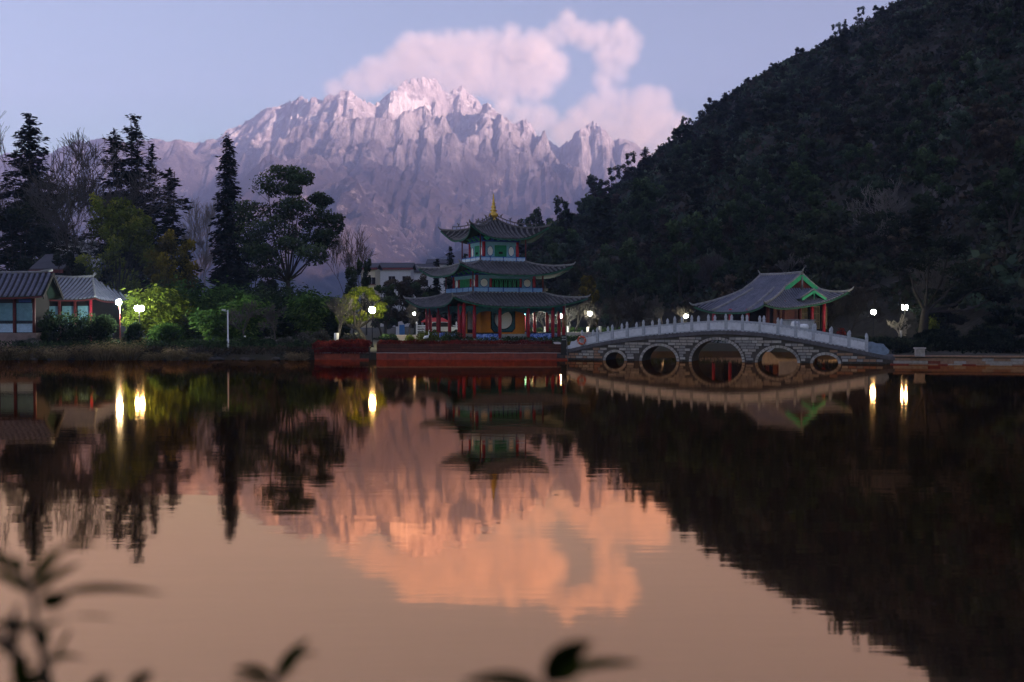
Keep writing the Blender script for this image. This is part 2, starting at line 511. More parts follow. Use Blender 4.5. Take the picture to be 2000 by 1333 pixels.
# trim to the camera's part: the far back side is never seen from anywhere near
keep = slice(0, int((4500 - MY0) / (MD / 2)))
Zf = Zf[keep]; Xf = Xf[keep]; Yf = Yf[keep]
Zf = Zf - 6
m, t, b = nodes('mountain_rock')
geo = N(t, 'ShaderNodeNewGeometry'); sp = N(t, 'ShaderNodeSeparateXYZ'); t.links.new(geo.outputs['Position'], sp.inputs[0])
sn = N(t, 'ShaderNodeSeparateXYZ'); t.links.new(geo.outputs['Normal'], sn.inputs[0])
n1 = noise(t, 0.006, 6, 0.65); n2 = noise(t, 0.03, 6, 0.7); n3 = noise(t, 0.0025, 4, 0.6)
smp = N(t, 'ShaderNodeMapping'); smp.inputs['Scale'].default_value = (1.0, 1.0, 0.28); t.links.new(geo.outputs['Position'], smp.inputs['Vector'])
n4 = noise(t, 0.032, 6, 0.72, vec=smp.outputs[0])
rock = ramp(t, n4, [(0.34, (0.20, 0.19, 0.20)), (0.50, (0.46, 0.435, 0.43)), (0.66, (0.70, 0.66, 0.64))])
veg = ramp(t, n1, [(0.35, (0.050, 0.040, 0.046)), (0.55, (0.098, 0.077, 0.080)), (0.72, (0.20, 0.157, 0.15))])
hz = math_(t, 'ADD', math_(t, 'DIVIDE', sp.outputs['Z'], 900.0), math_(t, 'MULTIPLY', math_(t, 'SUBTRACT', n1, 0.5), 0.55))
lft = math_(t, 'MULTIPLY', math_(t, 'DIVIDE', math_(t, 'SUBTRACT', -950.0, sp.outputs['X']), 600.0, True), 0.30)
hz = math_(t, 'SUBTRACT', hz, lft)
hf = ramp(t, hz, [(0.48, (0, 0, 0)), (0.74, (1, 1, 1))])
base = mixc(t, hf, veg, rock)
# pale scree and landslips low on the face
sc = math_(t, 'MULTIPLY', ramp(t, n2, [(0.56, (0, 0, 0)), (0.64, (1, 1, 1))]), ramp(t, n3, [(0.46, (0, 0, 0)), (0.60, (1, 1, 1))]))
base = mixc(t, math_(t, 'MULTIPLY', sc, 0.75), base, (0.50, 0.43, 0.39))
# snow patches on gentler ledges high up
sf = math_(t, 'MULTIPLY', ramp(t, sn.outputs['Z'], [(0.66, (0, 0, 0)), (0.80, (1, 1, 1))]), ramp(t, sp.outputs['Z'], [(0.0, (0, 0, 0)), (1.0, (1, 1, 1))]))
hs = math_(t, 'MULTIPLY', math_(t, 'GREATER_THAN', math_(t, 'ADD', sp.outputs['Z'], math_(t, 'MULTIPLY', n1, 260.0)), 830.0), ramp(t, sn.outputs['Z'], [(0.52, (0, 0, 0)), (0.70, (1, 1, 1))]))
# the snowfield below the summit
sx_ = math_(t, 'DIVIDE', math_(t, 'ADD', sp.outputs['X'], 395.0), 135.0); sz_ = math_(t, 'DIVIDE', math_(t, 'SUBTRACT', sp.outputs['Z'], 770.0), 70.0)
sd_ = math_(t, 'ADD', math_(t, 'ADD', math_(t, 'MULTIPLY', sx_, sx_), math_(t, 'MULTIPLY', sz_, sz_)), math_(t, 'MULTIPLY', math_(t, 'SUBTRACT', n2, 0.5), 3.0))
hs = math_(t, 'MAXIMUM', hs, math_(t, 'LESS_THAN', sd_, 0.45))
base = mixc(t, hs, base, (0.80, 0.78, 0.74))
t.links.new(base, b.inputs['Base Color'])
b.inputs['Roughness'].default_value = 1.0
b.inputs['Specular IOR Level'].default_value = 0.05
bump(t, b, noise(t, 0.05, 7, 0.75), 0.9, 22.0)
mt = link('mountain', npmesh('mountain', np.stack([Xf, Yf, Zf], -1).reshape(-1, 3), grid_faces(Xf.shape[1], Xf.shape[0]), m, smooth=False))
props(mt, kind='structure')

# ---- unseen range added right of the view to shade the foot of the mountain
ex = np.arange(1500, 3450, 30.0); ey = np.arange(-650, 2500, 30.0)
EX, EY = np.meshgrid(ex, ey)
EZ = 680 * np.exp(-((EX - 2480 - 140 * np.sin(EY / 420.0)) / 330) ** 2) * (0.80 + 0.42 * (fbm(EX / 320, EY / 320, 5, 73) - 0.5) * 2) * (1 - smooth01((np.abs(EY - 900) - 1350) / 260)) - 8
er = link('added_shade_hills', npmesh('added_shade_hills', np.stack([EX, EY, EZ], -1).reshape(-1, 3), grid_faces(len(ex), len(ey)), MATS['hillside']))
props(er, kind='structure')
# ================================================================== shared building materials
def tile_mat(name, c1, c2, pale):
    m, t, b = nodes(name)
    tc = N(t, 'ShaderNodeTexCoord')
    f = noise(t, 1.2, 5, 0.7, vec=tc.outputs['Object']); g_ = noise(t, 9.0, 5, 0.7, vec=tc.outputs['Object'])
    o = ramp(t, f, [(0.35, c1), (0.65, c2)])
    w = ramp(t, g_, [(0.56, (0, 0, 0)), (0.68, (1, 1, 1))])
    t.links.new(mixc(t, math_(t, 'MULTIPLY', w, 0.7), o, pale), b.inputs['Base Color'])
    b.inputs['Roughness'].default_value = 0.75
    b.inputs['Specular IOR Level'].default_value = 0.25
    bump(t, b, g_, 0.4, 0.03)
    return m
M_TILE = tile_mat('grey_roof_tile', (0.07, 0.066, 0.074), (0.14, 0.132, 0.145), (0.42, 0.405, 0.41))
M_PAN = tile_mat('dark_pan_tile', (0.016, 0.015, 0.019), (0.03, 0.028, 0.034), (0.06, 0.057, 0.06))
M_RIDGE = mat('lime_ridge_mortar', (0.30, 0.29, 0.30), 0.8, 0.5, 4.0)
M_BLUET = tile_mat('blue_grey_roof_tile', (0.10, 0.105, 0.15), (0.17, 0.17, 0.23), (0.33, 0.33, 0.38))
M_RED = mat('oxblood_column_paint', (0.42, 0.025, 0.045), 0.45, 0.35, 5.0)
M_DKRED = mat('dark_red_timber', (0.12, 0.018, 0.018), 0.6, 0.4, 5.0)
M_GREEN = mat('emerald_paint', (0.012, 0.26, 0.13), 0.5, 0.35, 6.0)
M_TRIM = mat('dark_green_eave_paint', (0.010, 0.105, 0.062), 0.6, 0.4, 4.0)
M_GREENP = mat('green_bargeboard_paint', (0.03, 0.36, 0.17), 0.5, 0.3, 4.0)
M_TEAL = mat('teal_beam_paint', (0.035, 0.17, 0.19), 0.5, 0.45, 3.0, col2=(0.012, 0.05, 0.075))
M_BLUE = mat('cobalt_paint', (0.03, 0.09, 0.40), 0.5, 0.35, 6.0)
M_SKYB = mat('pale_blue_panel_paint', (0.26, 0.54, 0.74), 0.5, 0.22, 5.0)
M_RAILB = mat('light_blue_rail_paint', (0.26, 0.46, 0.78), 0.5, 0.3, 9.0, wear=(0.42, 0.55, 0.75))
M_WHITE = mat('white_lime_plaster', (0.90, 0.89, 0.90), 0.7, 0.06, 3.0)
M_ORANGE = mat('ochre_wall_plaster', (0.74, 0.26, 0.022), 0.75, 0.2, 2.0)
M_DARK = mat('near_black_timber', (0.016, 0.013, 0.013), 0.9, 0.3, 4.0, spec=0.05)  # one even near-black brown for walls, frames and panes
M_SOFFIT = mat('green_black_soffit', (0.018, 0.045, 0.032), 0.8, 0.5, 3.0)
M_GOLD = mat('gilt_metal', (0.75, 0.48, 0.10), 0.35, 0.3, 6.0, metal=0.8)
M_STONEW = mat('pale_plinth_stone', (0.52, 0.50, 0.50), 0.85, 0.35, 4.0, bmp=0.3)
def mosaic_mat():
    m, t, b = nodes('blue_mosaic_bench')
    tc = N(t, 'ShaderNodeTexCoord')
    v = N(t, 'ShaderNodeTexVoronoi'); v.inputs['Scale'].default_value = 9.0
    t.links.new(tc.outputs['Object'], v.inputs['Vector'])
    sp = N(t, 'ShaderNodeSeparateColor'); t.links.new(v.outputs['Color'], sp.inputs[0])
    o = ramp(t, sp.outputs[0], [(0.2, (0.03, 0.08, 0.42)), (0.5, (0.10, 0.22, 0.70)), (0.8, (0.34, 0.45, 0.85))])
    t.links.new(o, b.inputs['Base Color']); b.inputs['Roughness'].default_value = 0.4
    return m
M_MOSAIC = mosaic_mat()

# ---- curved tiled roof slopes
def slope_pt(e0, e1, t0, t1, u, v, sag, l0, l1):
    p = e0.lerp(e1, u).lerp(t0.lerp(t1, u), v)
    z = p.z - sag * 4 * v * (1 - v) * 0.5 - sag * (v * (1 - v)) * 0.8
    k = (1 - v) ** 1.5
    w = 2 * u - 1
    if w < 0: z += l0 * abs(w) ** 3.2 * k; tip = abs(w) ** 5 * k * l0 * 0.35
    else: z += l1 * w ** 3.2 * k; tip = w ** 5 * k * l1 * 0.35
    o = (e0 + e1) * 0.5 - (t0 + t1) * 0.5; o.z = 0
    if o.length > 1e-6: p = p + o.normalized() * tip
    ea = (e1 - e0); ea.z = 0
    if ea.length > 1e-6: p = p + ea.normalized() * (tip * (1 if w > 0 else -1))
    return Vector((p.x, p.y, z))
def roof_slope(roof, e0, e1, t0, t1, sag=0.3, l0=0.0, l1=0.0, nu=18, nv=7, sp=0.42, rr=0.125, thick=0.16, tile=None, pan=None, fascia=None, rib_name='tile_rib'):
    e0, e1, t0, t1 = [Vector(q) for q in (e0, e1, t0, t1)]
    S = lambda u, v: slope_pt(e0, e1, t0, t1, u, v, sag, l0, l1)
    mb = MB(); mb.smooth = True
    top = [[S(i / nu, j / nv) for i in range(nu + 1)] for j in range(nv + 1)]
    vs = [p for r in top for p in r] + [p - Vector((0, 0, thick)) for r in top for p in r]
    w = nu + 1; o = w * (nv + 1)
    mb.add(vs, [(j * w + i, j * w + i + 1, (j + 1) * w + i + 1, (j + 1) * w + i) for j in range(nv) for i in range(nu)])
    mb.cur = 1
    mb.f += [(o + j * w + i, o + (j + 1) * w + i, o + (j + 1) * w + i + 1, o + j * w + i + 1) for j in range(nv) for i in range(nu)]
    mb.mi += [1] * (nu * nv); mb.sm += [True] * (nu * nv)
    mb.f += [(i + 1, i, o + i, o + i + 1) for i in range(nu)]; mb.mi += [1] * nu; mb.sm += [False] * nu
    for j in range(nv):
        for ii, fl in ((0, 0), (nu, 1)):
            q = (j * w + ii, (j + 1) * w + ii, o + (j + 1) * w + ii, o + j * w + ii)
            mb.f.append(q if fl else q[::-1]); mb.mi.append(1); mb.sm.append(False)
    mb.build('roof_deck', [pan or M_PAN, M_SOFFIT], roof)
    # tile ribs run straight up the slope
    ea = (e1 - e0); L = ea.length; ea.normalize()
    n = max(2, int(L / sp)); rb = MB(); rb.smooth = True
    a_t0 = (t0 - e0).dot(ea); a_t1 = (t1 - e0).dot(ea)
    for k in range(n + 1):
        s = L * (k + 0.5) / (n + 1)
        vmax = 1.0
        if s < a_t0: vmax = min(vmax, s / max(a_t0, 1e-6))
        if s > a_t1: vmax = min(vmax, (L - s) / max(L - a_t1, 1e-6))
        if vmax < 0.06: continue
        m_ = max(2, int(nv * vmax) + 1)
        row = []
        for j in range(m_ + 1):
            v = vmax * j / m_
            a0 = a_t0 * v; a1 = L + (a_t1 - L) * v
            u = min(max((s - a0) / max(a1 - a0, 1e-6), 0), 1)
            row.append(S(u, v))
        b0 = len(rb.v)
        for p in row:
            for dx, dz in ((-rr, 0.0), (-rr * 0.55, rr * 1.0), (rr * 0.55, rr * 1.0), (rr, 0.0)):
                rb.v.append(tuple(p + ea * dx + Vector((0, 0, dz))))
        for j in range(len(row) - 1):
            for q in range(3):
                rb.f.append((b0 + j * 4 + q, b0 + j * 4 + q + 1, b0 + j * 4 + 5 + q, b0 + j * 4 + 4 + q)); rb.mi.append(0); rb.sm.append(True)
        rb.f.append((b0, b0 + 3, b0 + 2, b0 + 1)); rb.mi.append(0); rb.sm.append(False)
    r_ = rb.build(rib_name, tile or M_TILE, roof); props(r_, kind='stuff')
    if fascia:
        fb = MB()
        pts = [S(i / nu, 0.0) for i in range(nu + 1)]
        out = (e0 + e1) * 0.5 - (t0 + t1) * 0.5; out.z = 0; out.normalize()
        for i in range(nu):
            a, b_ = pts[i] + out * 0.02, pts[i + 1] + out * 0.02
            a = a - Vector((0, 0, thick * 0.4)); b_ = b_ - Vector((0, 0, thick * 0.4)); dn = Vector((0, 0, -0.13)); ot = out * 0.05
            fb.add([a, b_, b_ + dn, a + dn, a + ot, b_ + ot, b_ + dn + ot, a + dn + ot], [(4, 7, 6, 5), (0, 1, 2, 3), (0, 4, 5, 1), (3, 2, 6, 7)])
        fb.build('eave_board', fascia, roof)
    return S
def hip_ridge(roof, pts, r=0.11, mat_=None, name='hip_ridge', tip=0.0):
    pts = [Vector(p) for p in pts]
    if tip:
        d = (pts[0] - pts[1]).normalized()
        pts = [pts[0] + d * tip + Vector((0, 0, tip * 0.75)), pts[0] + d * tip * 0.55 + Vector((0, 0, tip * 0.22))] + pts
        rad = [r * 0.35, r * 0.7] + [r] * (len(pts) - 2)
    else: rad = [r] * len(pts)
    mb = MB(); mb.tube([p + Vector((0, 0, r * 0.7)) for p in pts], rad, 6)
    return mb.build(name, mat_ or M_RIDGE, roof)

# ================================================================== the three-storey pavilion
PAG = empty('pagoda', (gx(964, 111), 111, 0.0), R(24))
props(PAG, 'three-storey painted pavilion with stacked upturned grey roofs and gilt spire', 'pagoda')
FLOOR0 = 0.95
mb = MB(); mb.bx(-7.2, 7.2, -7.2, 7.2, -0.4, FLOOR0); mb.build('stone_platform', M_STONEW, PAG)
def pagoda_roof(a, b, ze, zt, lift, sag, orn=False):
    rf = empty('roof'); rf.parent = PAG
    for k in range(4):
        q = Matrix.Rotation(k * math.pi / 2, 3, 'Z')
        e0, e1 = q @ Vector((-a, -a, ze)), q @ Vector((a, -a, ze))
        t0, t1 = q @ Vector((-b, -b, zt)), q @ Vector((b, -b, zt))
        S = roof_slope(rf, e0, e1, t0, t1, sag, lift, lift, nu=22, nv=8, fascia=M_TRIM)
        pts = [S(0, j / 8) for j in range(9)]
        hip_ridge(rf, pts, 0.12, M_RIDGE if not orn else M_TILE, tip=0.36)
        if orn:
            # open-work crest above the hip with small beasts
            cr = MB()
            up = [S(0, 0.22 + 0.78 * j / 10) + Vector((0, 0, 0.48)) for j in range(11)]
            cr.tube(up, 0.06, 5)
            for j in range(11):
                p = S(0, 0.22 + 0.78 * j / 10); cr.tube([p + Vector((0, 0, 0.1)), p + Vector((0, 0, 0.48))], 0.035, 4)
            cr.build('ridge_crest', M_TILE, rf)
            for j in (1, 3, 5, 7):
                p = S(0, 0.25 + 0.09 * j) + Vector((0, 0, 0.5))
                d = (S(0, 0.2) - S(0, 0.6)); d.z = 0; d.normalize()
                be = MB(); be.tube([p, p + Vector((0, 0, 0.2)) + d * 0.05, p + Vector((0, 0, 0.36)) + d * 0.2], [0.09, 0.08, 0.05], 5)
                be.tube([p + Vector((0, 0, 0.18)), p + Vector((0, 0, 0.32)) - d * 0.14], [0.05, 0.02], 4)
                be.build('ridge_beast', M_TILE, rf)
    return rf
pagoda_roof(7.15, 3.9, 4.45, 5.98, 0.95, 0.18)
pagoda_roof(5.95, 2.5, 7.75, 9.30, 1.05, 0.20)
pagoda_roof(3.95, 0.12, 11.60, 14.0, 1.35, 0.55, True)
# gilt spire
sp_ = MB(); sp_.lathe([(0.0, 13.7), (0.34, 13.75), (0.36, 13.95), (0.20, 14.05), (0.46, 14.22), (0.54, 14.42), (0.42, 14.62), (0.20, 14.74), (0.38, 14.86), (0.38, 14.94), (0.16, 15.05), (0.27, 15.2), (0.24, 15.35),
          (0.13, 15.5), (0.20, 15.6), (0.20, 15.68), (0.09, 15.78), (0.15, 15.88), (0.08, 15.98), (0.13, 16.08), (0.06, 16.18), (0.10, 16.28), (0.05, 16.38), (0.07, 16.48), (0.015, 16.72), (0, 16.72)], n=12)
sp_.build('spire', M_GOLD, PAG)

def sides(name, mb, mats, parent=None):
    me = mb.mesh(name, mats); r = []
    for k in range(4):
        o = link(name, me, parent or PAG, (0, 0, 0), k * math.pi / 2); r.append(o)
    return r
def side_at(name, mb, mats, k, parent=None):
    return link(name, mb.mesh(name, mats), parent or PAG, (0, 0, 0), k * math.pi / 2)
def ellipse_disc(mb, cx, cz, rx, rz_, y, dep, n=20):
    mb.prism([(rx * math.cos(2 * math.pi * i / n), rz_ * math.sin(2 * math.pi * i / n)) for i in range(n)],
             ((cx, y, cz), (1, 0, 0), (0, 0, 1), (0, -dep, 0)))
def ellipse_ring(mb, cx, cz, rx, rz_, y, r, n=18):
    mb.tube([(cx + rx * math.cos(2 * math.pi * i / n), y, cz + rz_ * math.sin(2 * math.pi * i / n)) for i in range(n + 1)], r, 5, cap=False)
def storey(z0, z1, h, pane, hole, cent, cz):
    """one upper storey: h half width; columns, panels, discs, centre panel"""
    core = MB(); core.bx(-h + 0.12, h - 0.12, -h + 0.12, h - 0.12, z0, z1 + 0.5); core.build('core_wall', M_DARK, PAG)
    cm = MB(); cm.tube([(-h, -h, z0), (-h, -h, z1)], 0.17, 10); sides('column', cm, M_RED)
    # lintel and painted frieze
    lt = MB(); lt.bx(-h + 0.02, h - 0.02, -h - 0.04, -h + 0.12, z1 - 0.34, z1); sides('frieze', lt, M_SKYB)
    lt = MB(); lt.bx(-h - 0.3, h + 0.3, -h - 0.16, -h + 0.10, z1, z1 + 0.16); sides('lintel', lt, M_BLUE)
    lt = MB(); lt.bx(-h + 0.19, h - 0.19, -h - 0.012, -h + 0.12, z0, z0 + 0.12); sides('sill', lt, M_TEAL)
    for s in (-1, 1):
        x0, x1 = sorted((s * pane[0], s * pane[1]))
        p = MB(); p.bx(x0, x1, -h + 0.01, -h + 0.12, z0 + 0.122, z1 - 0.342); sides('panel', p, M_SKYB)
        cx = (x0 + x1) / 2
        p = MB(); ellipse_disc(p, cx, cz, hole[0], hole[1], -h + 0.008, 0.025); sides('disc', p, M_WHITE)
        p = MB(); ellipse_ring(p, cx, cz, hole[0], hole[1], -h - 0.01, 0.035); sides('disc_rim', p, M_BLUE)
    cent(z0 + 0.12, z1 - 0.34)
def cent3(za, zb):
    p = MB(); p.bx(-0.68, 0.68, -1.95 + 0.02, -1.95 + 0.12, za + 0.005, zb - 0.005); sides('door', p, M_GREEN)
    p = MB(); p.bx(-0.22, 0.22, -1.99, -1.93 + 0.02, (za + zb) / 2 - 0.12, (za + zb) / 2 + 0.12); sides('vent', p, M_DARK)
storey(9.28, 11.35, 1.95, (0.70, 1.74), (0.34, 0.52), cent3, 10.38)
def cent2(za, zb):
    h = 3.3; hw = 1.55
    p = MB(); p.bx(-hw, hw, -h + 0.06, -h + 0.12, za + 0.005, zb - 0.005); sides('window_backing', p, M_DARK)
    p = MB()
    for x in np.linspace(-hw + 0.25, hw - 0.25, 6):
        ellipse_ring(p, x, (za + zb) / 2, 0.21, (zb - za) / 2 - 0.05, -h + 0.02, 0.045, 14)
    for x in np.linspace(-hw, hw, 7):
        ellipse_ring(p, x * 0.97, (za + zb) / 2, 0.15, (zb - za) / 2 - 0.05, -h + 0.035, 0.035, 12)
    p.bx(-hw, hw, -h - 0.01, -h + 0.05, za + 0.006, za + 0.09); p.bx(-hw, hw, -h - 0.01, -h + 0.05, zb - 0.09, zb - 0.006)
    sides('lattice', p, M_GREENP)
    for s in (-1, 1):
        p = MB(); p.tube([(s * (hw + 0.17), -h - 0.02, za), (s * (hw + 0.17), -h - 0.02, zb)], 0.13, 8); sides('column', p, M_RED)
storey(5.97, 7.75, 3.3, (1.88, 3.08), (0.44, 0.44), cent2, 6.96)
# balconies: rail panels, posts, slender eave posts on the top balcony
def balcony(h, z, hgt, posts):
    fl = MB(); fl.bx(-h - 0.05, h + 0.05, -h - 0.05, h + 0.05, z - 0.12, z); fl.build('balcony_floor', M_STONEW, PAG)
    xs_ = [-h] + posts + [h]
    for i in range(len(xs_) - 1):
        p = MB(); p.bx(xs_[i] + 0.06, xs_[i + 1] - 0.06, -h - 0.03, -h + 0.03, z + 0.04, z + hgt - 0.05); sides('rail_panel', p, M_RAILB)
    for x in xs_[:-1]:
        p = MB(); p.bx(x - 0.055, x + 0.055, -h - 0.055, -h + 0.055, z, z + hgt + 0.03); sides('rail_post', p, M_BLUE)
    p = MB(); p.bx(-h + 0.06, h - 0.06, -h - 0.045, -h + 0.045, z + hgt - 0.048, z + hgt); sides('hand_rail', p, M_BLUE)
balcony(2.62, 9.26, 0.50, [-1.5, 0.0, 1.5])
balcony(4.0, 5.97, 0.50, [-2.3, -0.6, 1.2, 2.8])
# balusters in front of the top rail, small blue and white bars
bl = MB()
for x in np.linspace(-2.45, 2.45, 34): bl.bx(x - 0.022, x + 0.022, -2.675, -2.652, 9.36, 9.62)
sides('baluster_row', bl, M_WHITE)
p = MB(); p.tube([(-2.62, -2.62, 9.3), (-2.62, -2.62, 12.1)], 0.075, 8); sides('eave_post', p, M_DKRED)
p = MB(); p.tube([(-4.0, -4.0, 6.0), (-4.0, -4.0, 8.1)], 0.085, 8); sides('eave_post', p, M_DKRED)
# bracket sets under the two upper eaves and hanging ornaments
def bracket_mesh():
    b_ = MB()
    b_.bx(-0.10, 0.10, -0.22, 0.02, 0.0, 0.12); b_.bx(-0.20, 0.20, -0.30, 0.02, 0.122, 0.22); b_.bx(-0.30, 0.30, -0.42, 0.02, 0.222, 0.33); b_.bx(-0.09, 0.09, -0.62, 0.02, 0.332, 0.45)
    return b_.mesh('bracket', [M_BLUE])
BRK = bracket_mesh(); BRK2 = BRK.copy(); BRK2.materials.clear(); BRK2.materials.append(M_GREENP)
for h, z, n in ((1.95, 11.515, 6), (3.3, 7.915, 9)):
    for k in range(4):
        for i in range(n):
            x = -h + 2 * h * (i + 0.5) / n
            v = Matrix.Rotation(k * math.pi / 2, 3, 'Z') @ Vector((x, -h - 0.02, z))
            link('bracket', BRK if i % 2 else BRK2, PAG, v, k * math.pi / 2)
# ---- ground floor: ochre core with round window, ring of columns, mosaic benches
hc = 2.55
p = MB(); p.bx(-hc, hc, -hc, hc, FLOOR0 + 0.62, 5.0); p.build('core_wall', M_ORANGE, PAG)
p = MB(); p.bx(-hc - 0.07, hc + 0.07, -hc - 0.07, hc + 0.07, FLOOR0, FLOOR0 + 0.62); p.build('plinth', M_STONEW, PAG)
for k in range(4):
    if k == 0:
        o8 = [(-1.32, -0.8), (-0.98, -1.18), (0.98, -1.18), (1.32, -0.8), (1.32, 1.3), (-1.32, 1.3)]
        p = MB(); p.prism([(a * 1.07, b_ * 1.06) for a, b_ in o8], ((0.0, -hc + 0.01, 3.0), (1, 0, 0), (0, 0, 1), (0, -0.05, 0))); side_at('window_border', p, M_DARK, k)
        p = MB(); p.prism(o8, ((0.0, -hc + 0.01, 3.0), (1, 0, 0), (0, 0, 1), (0, -0.085, 0))); side_at('window_surround', p, M_TEAL, k)
        p = MB(); ellipse_disc(p, 0, 3.12, 1.03, 1.03, -hc + 0.01, 0.115, 32); side_at('round_window', p, M_WHITE, k)
        p = MB(); ellipse_ring(p, 0, 3.12, 1.04, 1.04, -hc - 0.1, 0.045, 32); side_at('window_rim', p, M_DARK, k)
    else:
        p = MB(); p.bx(-1.15, 1.15, -hc - 0.05, -hc + 0.01, FLOOR0 + 0.70, 4.3); side_at('door_frame', p, M_DARK, k)
        for s in (-1, 1):
            p = MB(); p.bx(s * 0.52 - 0.42, s * 0.52 + 0.42, -hc - 0.08, -hc + 0.01, FLOOR0 + 1.1, 4.1); side_at('door_leaf', p, M_STONEW, k)
ring = 5.65
fr = [0.0, 0.10, 0.35, 0.635, 0.885]
for f_ in fr:
    x = -ring + 2 * ring * f_
    p = MB(); p.tube([(x, -ring, FLOOR0 - 0.05), (x, -ring, 4.75)], 0.185, 10); sides('column', p, M_RED)
    p = MB(); p.lathe([(0.0, 0.0), (0.30, 0.0), (0.32, 0.12), (0.24, 0.26), (0.0, 0.27)], (x, -ring, FLOOR0 - 0.05), 10); sides('column_base', p, M_STONEW)
p = MB(); p.bx(-ring, ring, -ring - 0.10, -ring + 0.10, 4.05, 4.5); sides('tie_beam', p, M_TEAL)
p = MB(); p.bx(-hc, hc, -ring + 0.2, -hc, 4.30, 4.45); sides('ceiling_panel', p, M_DARK)
frx = [-ring + 2 * ring * f_ for f_ in fr + [1.0]]
for i in range(5):
    x0, x1 = frx[i] + 0.19, frx[i + 1] - 0.19
    # scalloped bracket boards under the beam
    w = x1 - x0
    if w > 0.5:
        pr_ = [(x0, 4.05), (x0, 3.55), (x0 + min(0.3, w * 0.2), 3.78), (x0 + w * 0.3, 3.92), (x0 + w * 0.5, 3.98), (x0 + w * 0.7, 3.92), (x1 - min(0.3, w * 0.2), 3.78), (x1, 3.55), (x1, 4.05)]
        p = MB(); p.prism(pr_[::-1], ((0, -ring - 0.03, 0), (1, 0, 0), (0, 0, 1), (0, 0.06, 0))); sides('apron_board', p, M_TEAL)
for i in (1, 3):
    x0, x1 = frx[i] + 0.19, frx[i + 1] - 0.19
    p = MB(); p.bx(x0, x1, -ring - 0.06, -ring + 0.06, FLOOR0, FLOOR0 + 0.72); sides('bench_panel', p, M_MOSAIC)
    p = MB(); p.bx(x0, x1, -ring - 0.16, -ring + 0.30, FLOOR0 + 0.725, FLOOR0 + 0.82); sides('bench_seat', p, M_DARK)
for k in range(2, 4):
    p = MB(); p.bx(frx[2] + 0.19, frx[3] - 0.19, -ring - 0.06, -ring + 0.06, FLOOR0, FLOOR0 + 0.72); side_at('bench_panel', p, M_MOSAIC, k)
p = MB()
for i in range(3): p.bx(frx[2] + 0.25, frx[3] - 0.25, -ring - 0.9 + 0.3 * i, -ring + 0.1, FLOOR0 - 0.5 + 0.16 * i, FLOOR0 - 0.34 + 0.16 * i)
side_at('step', p, M_STONEW, 0)
# ================================================================== five-arched stone bridge
BA, BB = Vector((4.35, 80.0)), Vector((26.9, 72.3))
BDIR = (BB - BA).normalized(); BLEN = (BB - BA).length
BRZ = math.atan2(BDIR.y, BDIR.x)
def on_bridge(px, py=None):
    k = (px - 1000) / FPX
    # x = k*Y (pitch is negligible across)  ->  BA.x + s dx = k (BA.y + s dy)
    s = (k * BA.y - BA.x) / (BDIR.x - k * BDIR.y)
    Y = BA.y + s * BDIR.y
    return (s, Y) if py is None else (s, at(px, py, Y).z)
M_BSTONE = [mat('bridge_ashlar_%s' % n, c, 0.9, 0.35, 5.0, bmp=0.5) for n, c in (('buff', (0.47, 0.40, 0.345)), ('grey', (0.35, 0.32, 0.30)), ('pale', (0.55, 0.49, 0.44)), ('rust', (0.40, 0.23, 0.145)))]
M_MORTAR = mat('dark_mossy_mortar', (0.11, 0.092, 0.080), 0.95, 0.5, 3.0, bmp=0.4)
M_SLAB = mat('weathered_deck_stone', (0.15, 0.137, 0.145), 0.9, 0.5, 2.5, wear=(0.22, 0.20, 0.21), bmp=0.5)
M_RAIL = mat('pale_marble_post', (0.52, 0.53, 0.58), 0.75, 0.35, 6.0, bmp=0.25)
M_PANEL = mat('white_marble_panel', (0.80, 0.79, 0.84), 0.7, 0.28, 2.2, bmp=0.25)
BR = empty('stone_bridge', (BA.x, BA.y, 0), BRZ)
props(BR, 'humped stone bridge of five round arches with white marble railings', 'bridge')
BW = 3.4
slab_pts = [on_bridge(x, y) for x, y in [(1111, 689), (1150, 680), (1199, 671), (1245, 665), (1288, 661), (1335, 657), (1380, 654), (1417, 653), (1453, 655), (1490, 658), (1522, 662.5), (1556, 668), (1588, 674), (1625, 681), (1661, 688), (1700, 696), (1735, 703)]]
ss = np.array([p[0] for p in slab_pts]); sz = np.array([p[1] for p in slab_pts])
def slab_z(s): return float(np.interp(s, ss, sz))
arches = []
for x0, x1, xc, yc in ((1183, 1220, 1201, 688), (1254, 1322, 1288, 676), (1351, 1450, 1400, 664), (1480, 1558, 1519, 680), (1588, 1638, 1613, 693.5)):
    s0, s1 = on_bridge(x0)[0], on_bridge(x1)[0]
    arches.append(((s0 + s1) / 2, (s1 - s0) / 2, on_bridge(xc, yc)[1]))
def arch_z(s):
    for c, a, h in arches:
        if abs(s - c) < a: return h * math.sqrt(max(0, 1 - ((s - c) / a) ** 2))
    return None
# spandrel walls and barrels
cols = sorted(set(np.round(np.concatenate([np.linspace(-0.3, BLEN + 0.3, 90)] + [c + a * np.cos(np.linspace(0, math.pi, 25)) for c, a, h in arches]), 5)))
wl = MB()
for s0, s1 in zip(cols[:-1], cols[1:]):
    mid = (s0 + s1) / 2; inside = arch_z(mid) is not None
    z0, z1 = (arch_z(s0) or 0.0, arch_z(s1) or 0.0) if inside else (-1.3, -1.3)
    t0, t1 = slab_z(s0) - 0.01, slab_z(s1) - 0.01
    wl.add([(s0, 0, z0), (s1, 0, z1), (s1, 0, t1), (s0, 0, t0)], [(0, 1, 2, 3)])
    wl.add([(s0, BW, z0), (s1, BW, z1), (s1, BW, t1), (s0, BW, t0)], [(3, 2, 1, 0)])
    if inside: wl.add([(s0, 0, z0), (s1, 0, z1), (s1, BW, z1), (s0, BW, z0)], [(0, 3, 2, 1)])
